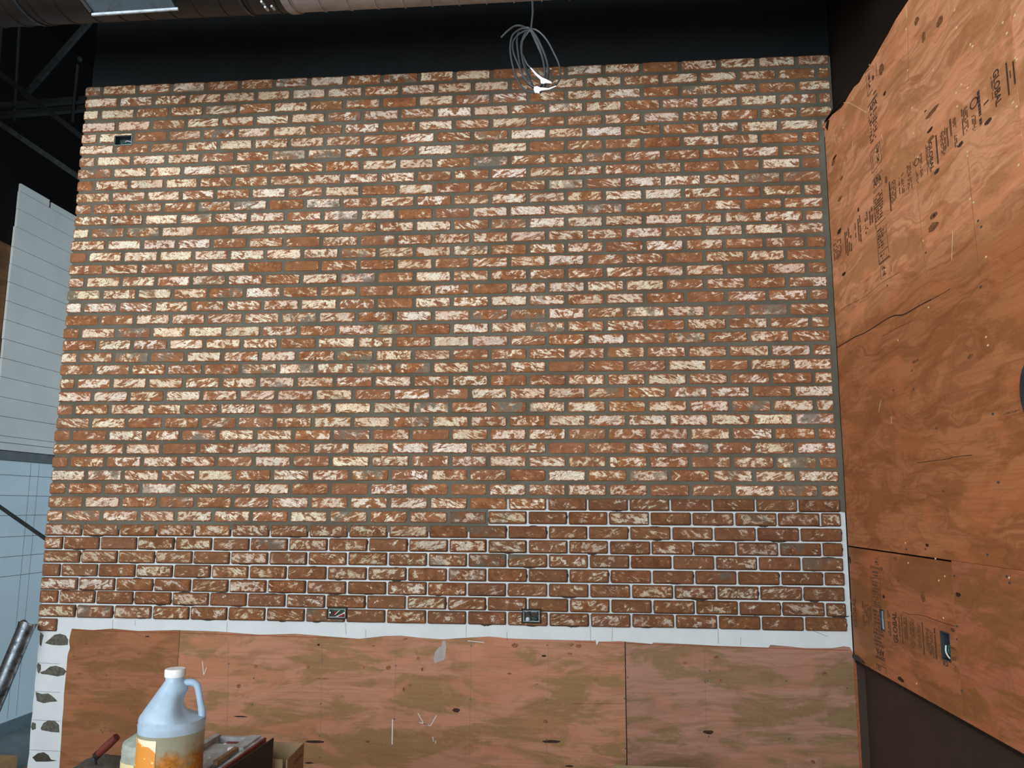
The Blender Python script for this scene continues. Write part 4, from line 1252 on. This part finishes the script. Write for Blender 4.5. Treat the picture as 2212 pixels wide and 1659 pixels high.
# hanger straps up to the ceiling
for t_, x in ((d1, 0.1), (d2, 1.9), (d2, 3.6)):
    MB().box((x - .012, DY - .0015, DZ + DR - .002), (x + .012, DY + .0015, CEIL)).build('hanger_strap', M['galv_dark'], t_)
# rectangular tap on the black duct
tp = thing('duct_register', 'blue grey rectangular register with bright galvanised lip under the black duct', 'vent')
YR = DY - DR * .80
q = [atY(x, y, YR) for x, y in ((203, 30), (380, 18), (345, -46), (150, -40))]
q[2].y += .0; nrm = Vector((0, -.7, -.7))
mb = MB(); mb.prism([q[0], q[1], q[2], q[3]], (0, .03, .02)); mb.build('register_face', M['galv_dark'], tp)
mb = MB(); mb.beam(q[0] + Vector((-.006, -.004, -.006)), q[1] + Vector((.012, -.004, -.006)), .008, .010); mb.build('bright_lip', M['galv_box'], tp)
mb = MB(); mb.beam(q[0] + Vector((-.006, -.004, 0)), q[3] + Vector((-.006, -.004, 0)), .012, .02, (0, 1, 0)); mb.build('side_flange', M['duct_black'], tp)

# ------------------------------------------------------------------ hanging cable
YC = -1.27
CS = 6.914


def cpt(x, y, dy=0.0):
    return atY(1040 + x / CS, y / CS, YC + dy)


tc = thing('cable_coil', 'coiled dark cable hanging in front of the brick wall', 'cable')
topc = cpt(760, 0)
MB().tube([(topc.x + .002, YC + .01, CEIL - .001), (topc.x, YC, topc.z + .4), cpt(762, 0), cpt(768, 150), cpt(755, 300), cpt(740, 440)], .0036, 8).build('cable_drop', M['cable'], tc, True)
MB().tube([cpt(295, 558, -.02), cpt(400, 455, -.02), cpt(500, 388, -.015), cpt(600, 388, -.01), cpt(680, 430), cpt(740, 470), cpt(800, 560, .01)], .0036, 8).build('cable_tail', M['cable'], tc, True)
loops = [[(745, 430), (640, 425), (560, 445), (470, 520), (435, 640), (432, 780), (460, 950), (510, 1130), (600, 1290), (720, 1375), (850, 1370), (930, 1290), (985, 1120), (985, 960), (930, 780), (850, 600), (770, 480)],
         [(740, 445), (620, 475), (530, 540), (468, 640), (480, 790), (555, 980), (640, 1160), (760, 1290), (880, 1275), (945, 1150), (930, 950), (870, 720), (780, 520)],
         [(710, 415), (620, 412), (560, 470), (530, 600), (545, 780), (570, 950), (600, 1080), (680, 1230), (780, 1310), (890, 1290), (960, 1180), (940, 1000), (900, 830), (800, 600), (745, 470)],
         [(750, 430), (680, 455), (625, 560), (600, 720), (615, 900), (670, 1080), (745, 1230), (840, 1380), (910, 1350), (990, 1180), (1000, 1010), (960, 860), (880, 680), (790, 500)],
         [(735, 435), (800, 440), (890, 500), (990, 620), (1080, 790), (1150, 940), (1178, 1090), (1150, 1220), (1060, 1295), (920, 1325), (800, 1330), (740, 1220), (650, 980), (595, 780), (610, 620), (700, 480)],
         [(745, 450), (820, 540), (900, 700), (965, 870), (1000, 1020), (1050, 1110), (1060, 1200), (1010, 1250), (910, 1180), (780, 1050), (690, 970), (630, 850), (590, 700), (640, 520), (730, 460)]]
for i, lp in enumerate(loops):
    n = len(lp)
    MB().tube([cpt(x, y, (-.03 + .012 * i) * math.sin(math.pi * j_ / (n - 1))) for j_, (x, y) in enumerate(lp)], .0036, 8, 5).build('cable_loop', M['cable'], tc, True)
for pl in ([(725, 1010), (745, 1015), (830, 1100), (905, 1155), (985, 1190), (1050, 1225), (1045, 1245), (960, 1238), (925, 1250), (885, 1240), (880, 1185), (800, 1110)],
           [(785, 1295), (830, 1285), (880, 1305), (1000, 1315), (1110, 1278), (1115, 1290), (1010, 1335), (900, 1350), (862, 1365), (868, 1395), (830, 1385), (800, 1385), (780, 1340)]):
    MB().prism([cpt(x, y, -.035) for x, y in pl], (0, .004, 0)).build('white_tape', M['tape'], tc)

# ------------------------------------------------------------------ roof steel at the upper left
def member(name, label, x0, y0, Y0, x1, y1, Y1, w, mat, far_=0.0, up_=None, thick=None):
    a, b = atY(x0, y0, Y0), atY(x1, y1, Y1)
    d = (b - a).normalized(); b += d * far_
    if a.x > XL - .01: a -= d * ((a.x - XL + .012) / d.x) if up_ is None else Vector()
    if up_: a -= d * ((a.z - CEIL) / d.z)
    t = thing(name, label, 'steel beam', a)
    m_ = MB()
    s = d.cross(Vector((0, 1, 0))).normalized()
    th2 = thick or .006
    # an L angle: one leg facing the room, one leg going back
    m_.hexa([p + s * (sx * w / 2) + Vector((0, sy, 0)) for p in (a, b) for sx, sy in ((-1, 0), (1, 0), (1, th2), (-1, th2))])
    m_.hexa([p + s * (w / 2 + ox) + Vector((0, oy, 0)) for p in (a, b) for ox, oy in ((-th2, th2), (0, th2), (0, w * .8), (-th2, w * .8))])
    m_.build('angle_iron', mat, t)
    return t


t = member('roof_brace', 'slanting grey steel angle under the duct at the upper left', 184, 52, .75, 62, 192, .75, .034, M['steel_dusty'], .06, True)
t2 = member('roof_brace', 'dark steel brace crossing from upper left behind the brick corner', -30, 136, .62, 190, 306, .62, .032, M['steel_black'], 1.6)
t3 = member('roof_brace', 'dusty steel brace, lowest of those at the upper left', -30, 247, .55, 190, 396, .55, .032, M['steel_dusty'], 1.6)
m_ = MB()
tr = thing('roof_truss', 'black steel roof truss chord with uprights at the upper left', 'truss')
for dz, nm in ((0, 'chord_angle'), (22, 'chord_angle')):
    a, b = atY(-20, 228 + dz * .9, .80), atY(230, 208 + dz * .9, .9)
    e_ = (b - a).normalized(); a -= e_ * ((a.x - XL + .012) / e_.x); b += e_ * 1.5
    MB().beam(a, b, .006, .032).beam(a + Vector((0, .02, -.014)), b + Vector((0, .02, -.014)), .04, .005).build(nm, M['steel_black'], tr)
for x0, y0, x1, y1 in ((41, 70, 30, 260), (168, 140, 156, 262), (2, 70, -8, 200)):
    a, b = atY(x0, y0, .83), atY(x1, y1, .86)
    if y0 == 70: a = a + (a - b).normalized() * ((CEIL - a.z) / (a - b).normalized().z)
    MB().tube([a, b], .010, 8, 1).build('upright', M['steel_black'], tr, True)
p = atY(172, 128, .83)
MB().lathe([(.006, -.02), (.014, -.014), (.018, 0), (.014, .014), (.006, .02)], p, 10).build('upright_cap', M['steel_dusty'], tr, True)
# diagonal grey brace in front of the lower white board
a, b = atX(-60, 1053, XL + .012), atZ(700, 1585, FLOOR + .012)
t = thing('slanting_bar', 'thin dusty black bar slanting down in front of the lower white board', 'bar')
MB().beam(a, b, .022, .022).build('square_bar', M['steel_dusty'], t)
# ------------------------------------------------------------------ pipe leaning at the left
p0 = atY(60, 1346, -0.055)
p1 = atZ(-150, 1850, FLOOR)
dirp = (p1 - p0).normalized()
t = thing('metal_pipe', 'scratched steel pipe leaning at the left edge by the brick corner', 'pipe', p1)
n = 24; R = .040
s1 = dirp.cross(Vector((0, 1, 0))).normalized(); s2 = s1.cross(dirp).normalized()
vs, fs = [], []
for i in range(n):
    a = 2 * math.pi * i / n; o_ = s1 * math.cos(a) + s2 * math.sin(a)
    j_ = .006 * math.sin(3 * a) + .004 * math.sin(5 * a + 1)
    vs += [p0 + o_ * (R + .004) - dirp * j_, p0 + dirp * .03 + o_ * R, p1 + o_ * R - dirp * .03, p1 + o_ * (R - .003) - dirp * .03, p0 + o_ * (R - .001) - dirp * j_ + dirp * .001, p0 + dirp * .035 + o_ * (R - .003)]
for i in range(n):
    A, B = 6 * i, 6 * ((i + 1) % n)
    fs += [(A, B, B + 1, A + 1), (A + 1, B + 1, B + 2, A + 2), (A + 2, B + 2, B + 3, A + 3), (A + 4, B + 4, B, A), (A + 5, B + 5, B + 4, A + 4)]
MB().add(vs, fs).build('pipe_tube', M['pipe'], t, True)
MB().add([v_ for v_ in vs[5::6]], [tuple(range(n))]).build('pipe_plug', plain('tan_plug', rgb(176, 156, 128), .8, var=.25, scale=60), t)
m_ = MB(); vs, fs = [], []
for i in range(n):
    a = 2 * math.pi * i / n; o_ = s1 * math.cos(a) + s2 * math.sin(a)
    j_ = .006 * math.sin(3 * a) + .004 * math.sin(5 * a + 1)
    vs += [p0 + o_ * (R + .0045) - dirp * (j_ + .001), p0 + o_ * (R - .010) + dirp * .02]
for i in range(n):
    A, B = 2 * i, 2 * ((i + 1) % n); fs.append((A, A + 1, B + 1, B))
MB().add(vs, fs).build('pipe_mouth', plain('rusty_tan_mouth', rgb(150, 128, 100), .8, var=.3, scale=60), t, True)

# ------------------------------------------------------------------ things on the work bench
BZT = -0.26
bench = thing('work_bench', 'rough plank bench below the jugs and boxes, mostly out of the picture', 'bench', (1.4, -2.3, FLOOR))
for i in range(4):
    y0 = -2.75 + i * .31
    MB().box((0.75, y0, BZT - .04), (2.3, y0 + .30, BZT)).build('bench_plank', M['wood_tan'], bench)
for x in (.85, 2.1):
    for y in (-2.65, -1.6):
        MB().box((x - .04, y - .04, FLOOR), (x + .04, y + .04, BZT - .04)).build('leg', M['wood_tan'], bench)


def jug(cx, cy, z0, label, rot, lab_a, lab_mat, cone=1.0, sc_=1.0, plastic='jug'):
    t = thing('plastic_jug', label, 'jug', (cx, cy, z0), 'gallon jugs')
    Rb = .0765 * sc_; zs = .178; zc = .178 + .110 * cone
    prof = [(Rb * .9, 0), (Rb * .985, .008), (Rb, .03), (Rb, zs - .012), (Rb * 1.01, zs - .006), (Rb * .985, zs), (Rb * 1.0, zs + .004), (Rb * .97, zs + .012)]
    for i in range(1, 9):
        u = i / 8; prof.append((Rb * .97 * (1 - u) + .024 * u, zs + .012 + (zc - .022 - zs - .012) * u))
    prof += [(.0215, zc - .018), (.0215, zc - .004)]

    def fn(a, z):
        if z < zs + .006 or z > zc - .024: return 1
        d = math.cos(a - rot)
        if d <= 0: return 1
        k_ = min(1, d / .85); k_ = k_ * k_ * (3 - 2 * k_)
        u = (z - zs) / (zc - .024 - zs)
        return 1 - k_ * .60 * math.sin(math.pi * min(1, u * 1.15 + .05)) ** .7 if u < .95 else 1
    m_ = MB().lathe(prof, (cx, cy, z0), 56, fn); m_.build('jug_body', M[plastic], t, True)
    lp = [(Rb * .86, .006), (Rb * .955, .014), (Rb * .975, .03), (Rb * .975, .122)]
    MB().lathe(lp, (cx, cy, z0), 36).build('amber_liquid', M['liquid'], t, True)
    MB().lathe([(.0235, zc - .010), (.0245, zc - .008), (.0245, zc + .006), (.023, zc + .009)], (cx, cy, z0), 28).build('screw_cap', M['cap'], t, True)
    ca_, sa_ = math.cos(rot), math.sin(rot)
    H = lambda r_, z: (cx + ca_ * r_, cy + sa_ * r_, z0 + z)
    MB().tube([H(.012, zc - .034), H(.026, zc - .026), H(.042, zc - .026), H(.053, zc - .034), H(.058, zc - .052), H(.063, zs + .035), H(.068, zs + .012), H(.066, zs - .002)], [.009, .0092, .0088, .0082, .0078, .0078, .009, .011], 12, 4).build('handle', M[plastic], t, True)
    n_ = 14; vs, fs = [], []
    for i in range(n_ + 1):
        a = lab_a[0] + (lab_a[1] - lab_a[0]) * i / n_
        for q_ in (Rb + .0006, Rb + .0012):
            for z in (.03, .148): vs.append((cx + q_ * math.cos(a), cy + q_ * math.sin(a), z0 + z))
    for i in range(n_):
        A, B = 4 * i, 4 * i + 4
        fs += [(A + 2, B + 2, B + 3, A + 3), (A, A + 1, B + 1, B), (A + 1, A + 3, B + 3, B + 1), (A, B, B + 2, A + 2)]
    fs += [(0, 2, 3, 1), (4 * n_, 4 * n_ + 1, 4 * n_ + 3, 4 * n_ + 2)]
    MB().add(vs, fs).build('paper_label', lab_mat, t, True)
    return t, (cx, cy, z0)


jy = CAM.y + 1.99
jx = atY(369, 1600, jy).x
jz = atY(372, 1452, jy).z - .288
fa = math.atan2(CAM.y - jy, CAM.x - jx)           # direction that faces the room's door side
jug(jx, jy, jz, 'half full plastic jug with white cap and orange stained label, the front one', fa + 1.42, (fa - 1.35, fa - .42), M['label'])
# carton it stands on
bx = thing('carton', 'closed carton under the front jug', 'box', (jx, jy, BZT))
MB().box((jx - .085, jy - .085, BZT), (jx + .085, jy + .08, jz)).build('carton_body', M['cardboard'], bx)
j2y = CAM.y + 2.2
j2x = atY(335, 1600, j2y).x
j2z = atY(300, 1607, j2y).z - .178
jug(j2x, j2y, max(j2z, BZT), 'second plastic jug mostly hidden behind the front jug', fa + 2.6, (fa - 1.75, fa - .6), M['label2'], .62, 1.05, 'jug_plain')

# mortar board with a mound and a trowel
my = CAM.y + 2.43
c = atY(222, 1680, my)
MBZ = atY(135, 1662, my + .12).z
mbd = thing('mortar_board', 'board holding a mound of grey mortar at the lower left', 'board', (c.x, my, BZT))
MB().box((c.x - .125, my - .125, MBZ - .018), (c.x + .125, my + .125, MBZ)).build('board', M['board_tan'], mbd)
MB().box((c.x - .09, my - .09, BZT), (c.x + .09, my + .09, MBZ - .018)).build('support_block', M['cardboard'], mbd)
ztm = atY(230, 1638, my).z
m_ = MB(); hgt = ztm - MBZ


def fm(a, z): return 1 + .10 * math.sin(3 * a + 1) + .06 * math.sin(7 * a) + .05 * math.sin(11 * a + z * 60)


m_.lathe([(.104, 0), (.102, hgt * .25), (.095, hgt * .55), (.078, hgt * .8), (.05, hgt * .95), (.015, hgt)], (c.x, my, MBZ + .0002), 36, fm)
m_.build('mortar_mound', M['mortar_wet'], mbd, True)
tw = thing('trowel', 'trowel with red brown handle standing in the mortar mound', 'trowel')
A, B, D_ = atY(250, 1594, my - .13), atY(211, 1630, my - .115), atY(205, 1652, my - .108)
ax = (A - B).normalized()
MB().tube([A + ax * .004, A, B + (A - B) * .5, B], [.006, .0105, .0115, .0098], 12, 3).build('handle', M['handle_red'], tw, True)
MB().tube([B + ax * .004, B - ax * .008], .0108, 12, 1).build('ferrule', M['steel_black'], tw, True)
MB().tube([B - ax * .008, (B + D_) / 2 + Vector((-.006, 0, 0)), D_], [.005, .0075, .007], 10, 3).build('tang', M['galv_dark'], tw, True)
MB().prism([D_ + Vector((-.035, .0, -.025)), D_ + Vector((.035, 0, -.025)), D_ + Vector((.012, .006, -.05)), D_ + Vector((-.012, .006, -.05))], (0, .001, .002)).build('blade', M['galv_dark'], tw)

# shallow wooden crate with mortar stained lid
cz = atY(500, 1590, CAM.y + 2.35).z
cy1 = CAM.y + 2.35
xl, xr = atY(463, 1586, cy1).x, atY(574, 1591, cy1).x
cy0 = CAM.y + 2.075
cr = thing('tool_crate', 'mortar stained wooden crate with red edged rails right of the jugs', 'crate', ((xl + xr) / 2, (cy0 + cy1) / 2, BZT))
MB().box((xl + .004, cy0, BZT), (xr - .004, cy1, cz - .022)).build('crate_body', M['board_grey'], cr)
MB().box((xl, cy0, cz - .022), (xl + .018, cy1 + .004, cz + .004)).build('side_rail', M['board_grey'], cr)
MB().box((xr - .048, cy1 - .12, cz - .022), (xr - .014, cy1 + .002, cz + .004)).build('end_block', M['board_grey'], cr)
MB().box((xr - .0135, cy0, cz - .022), (xr - .004, cy1 + .002, cz)).build('side_rail', M['board_grey'], cr)
MB().box((xr - .0038, cy0, cz - .03), (xr + .002, cy1, cz - .001)).build('red_edge', M['board_red'], cr)
MB().box((xl + .0182, cy1 - .008, cz - .022), (xr - .0485, cy1 + .002, cz)).build('end_rail', M['board_grey'], cr)
MB().box((xl + .045, cy1 - .034, cz - .0218), (xl + .088, cy1 - .0085, cz - .012)).build('red_patch', M['board_red'], cr)
MB().box((xl + .0185, cy0, cz - .0218), (xr - .049, cy1 - .045, cz - .008)).build('lid', M['board_grey'], cr)
MB().beam(Vector((xr - .030, cy1 - .13, cz + .004)), Vector((xr - .030, cy0 + .02, cz + .004)), .012, .010).build('tan_strip', M['board_tan'], cr)
m_ = MB()
for x, y in ((453, 1637), (437, 1650), (441, 1608), (487, 1607), (526, 1619)):
    q = atZ(x, y, cz - .0075)
    ell(m_, q, (1, 0, 0), (0, 1, 0), .004, .003, (0, 0, 1), .0012, x)
stuff(m_.build('paint_drips', M['tape'], cr))
MB().box((xr - .052, cy1 - .135, cz - .006), (xr - .038, cy1 - .123, cz + .007)).build('white_clip', M['tape'], cr)
# black sheet leaning on its right side
bs = thing('black_sheet', 'black sheet standing on edge against the right side of the crate', 'sheet')
a, b = atY(589, 1594, cy1 - .01), atY(492, 1659, CAM.y + 2.09)
dx = (b - a)
top0, top1 = a, a + dx * 1.2
MB().prism([(top0.x, top0.y, top0.z), (top1.x, top1.y, top1.z), (top1.x, top1.y, BZT), (top0.x - .003, top0.y, BZT)], (.003, .001, 0)).build('sheet', M['sheet_black'], bs)
# open cardboard box behind
zc_ = -0.137
A0 = atZ(657, 1604.5, zc_); A1 = atZ(621, 1641, zc_)
cb_ = thing('cardboard_box', 'open cardboard box right of the black sheet', 'box', (A0.x, A0.y, BZT))
wx = .12; x0_, x1_ = A0.x - wx, A0.x; y0_, y1_ = A1.y, A0.y
z0_ = BZT
k_ = .004
MB().box((x0_, y1_ - k_, z0_), (x1_, y1_, zc_)).build('back_panel', M['cardboard'], cb_)
MB().box((x0_, y0_, z0_), (x1_ - k_, y0_ + k_, zc_)).build('front_panel', M['cardboard'], cb_)
MB().hexa([(A1.x - k_, y0_ + .0, z0_), (A1.x, y0_, z0_), (x1_, y1_ - k_, z0_), (x1_ - k_, y1_ - k_, z0_), (A1.x - k_, y0_, zc_), (A1.x, y0_, zc_), (x1_, y1_ - k_, zc_), (x1_ - k_, y1_ - k_, zc_)]).build('right_panel', M['cardboard'], cb_)
MB().box((x0_, y0_ + k_, z0_), (x0_ + k_, y1_ - k_, zc_)).build('left_panel', M['cardboard'], cb_)
MB().box((x0_ + k_, y0_ + k_, z0_), (A1.x - k_ - .002, y1_ - k_, z0_ + .004)).build('bottom_panel', M['cardboard'], cb_)
m_ = MB()
dirx = Vector((x1_ - A1.x, y1_ - y0_, 0)); 
for i, (u, h_) in enumerate(((.12, .014), (.3, .008), (.42, .008), (.52, .01), (.62, .008), (.74, .009), (.84, .009))):
    q = Vector((A1.x, y0_, 0)) + dirx * u + Vector((.0006, 0, 0)); e = dirx.normalized() * .004
    zz0 = zc_ - .045 + .012 * (u > .3)
    m_.prism([(q.x, q.y, zz0), (q.x + e.x, q.y + e.y, zz0), (q.x + e.x, q.y + e.y, zz0 + h_), (q.x, q.y, zz0 + h_)], (.0006, 0, 0))
stuff(m_.build('printed_marks', M['ink_dark'], cb_))

# cardboard box on the floor by the wall, lower right
ya = -.42
a, b = atY(1326, 1652, ya), atY(1512, 1658, ya)
zt_ = a.z
fb = thing('cardboard_box', 'open cardboard box on the floor, its rim showing under the right plywood', 'box', (a.x, ya, FLOOR))
x1_ = b.x
MB().box((a.x, ya - .005, FLOOR), (x1_, ya, zt_)).build('back_panel', M['cardboard'], fb)
MB().box((a.x, ya - .35, FLOOR), (x1_, ya - .345, zt_ - .02)).build('front_panel', M['cardboard'], fb)
MB().box((a.x, ya - .345, FLOOR), (a.x + .005, ya - .005, zt_ - .01)).build('left_panel', M['cardboard'], fb)
MB().box((x1_ - .005, ya - .345, FLOOR), (x1_, ya - .005, zt_ - .01)).build('right_panel', M['cardboard'], fb)

# lumber offcuts on the floor, lower left
a = atZ(-40, 1622, FLOOR + .12); b = atZ(38, 1632, FLOOR + .12)
lb = thing('lumber_block', 'tan lumber block on the floor in the lower left corner', 'lumber', (a.x, a.y, FLOOR))
MB().box((a.x - .2, min(a.y, b.y) - .6, FLOOR), (b.x, b.y, FLOOR + .12)).build('block', M['wood_tan'], lb)
lb.location = (0, 0, 0)
a = atZ(64, 1646, FLOOR + .02)
a.y = min(a.y, 1.05)
lb2 = thing('plywood_offcut', 'orange plywood offcut on the floor beside the white corner', 'lumber', (a.x, a.y, FLOOR))
MB().box((b.x + .03, a.y - .12, FLOOR), (a.x + .04, a.y, FLOOR + .02)).build('offcut', M['ply_right_c'], lb2)

# ------------------------------------------------------------------ set every thing's origin at its base
bpy.context.view_layer.update()
for o in list(SC.objects):
    if '_base' in o.keys():
        ch = [c_ for c_ in SC.objects if c_.parent == o and c_.type == 'MESH']
        lo = Vector((1e9,) * 3); hi = Vector((-1e9,) * 3)
        for c_ in ch:
            for v in c_.data.vertices:
                for i in range(3):
                    lo[i] = min(lo[i], v.co[i]); hi[i] = max(hi[i], v.co[i])
        base = Vector(((lo.x + hi.x) / 2, (lo.y + hi.y) / 2, lo.z))
        o.location = base
        for c_ in ch:
            c_.data.transform(Matrix.Translation(-base))
        del o['_base']
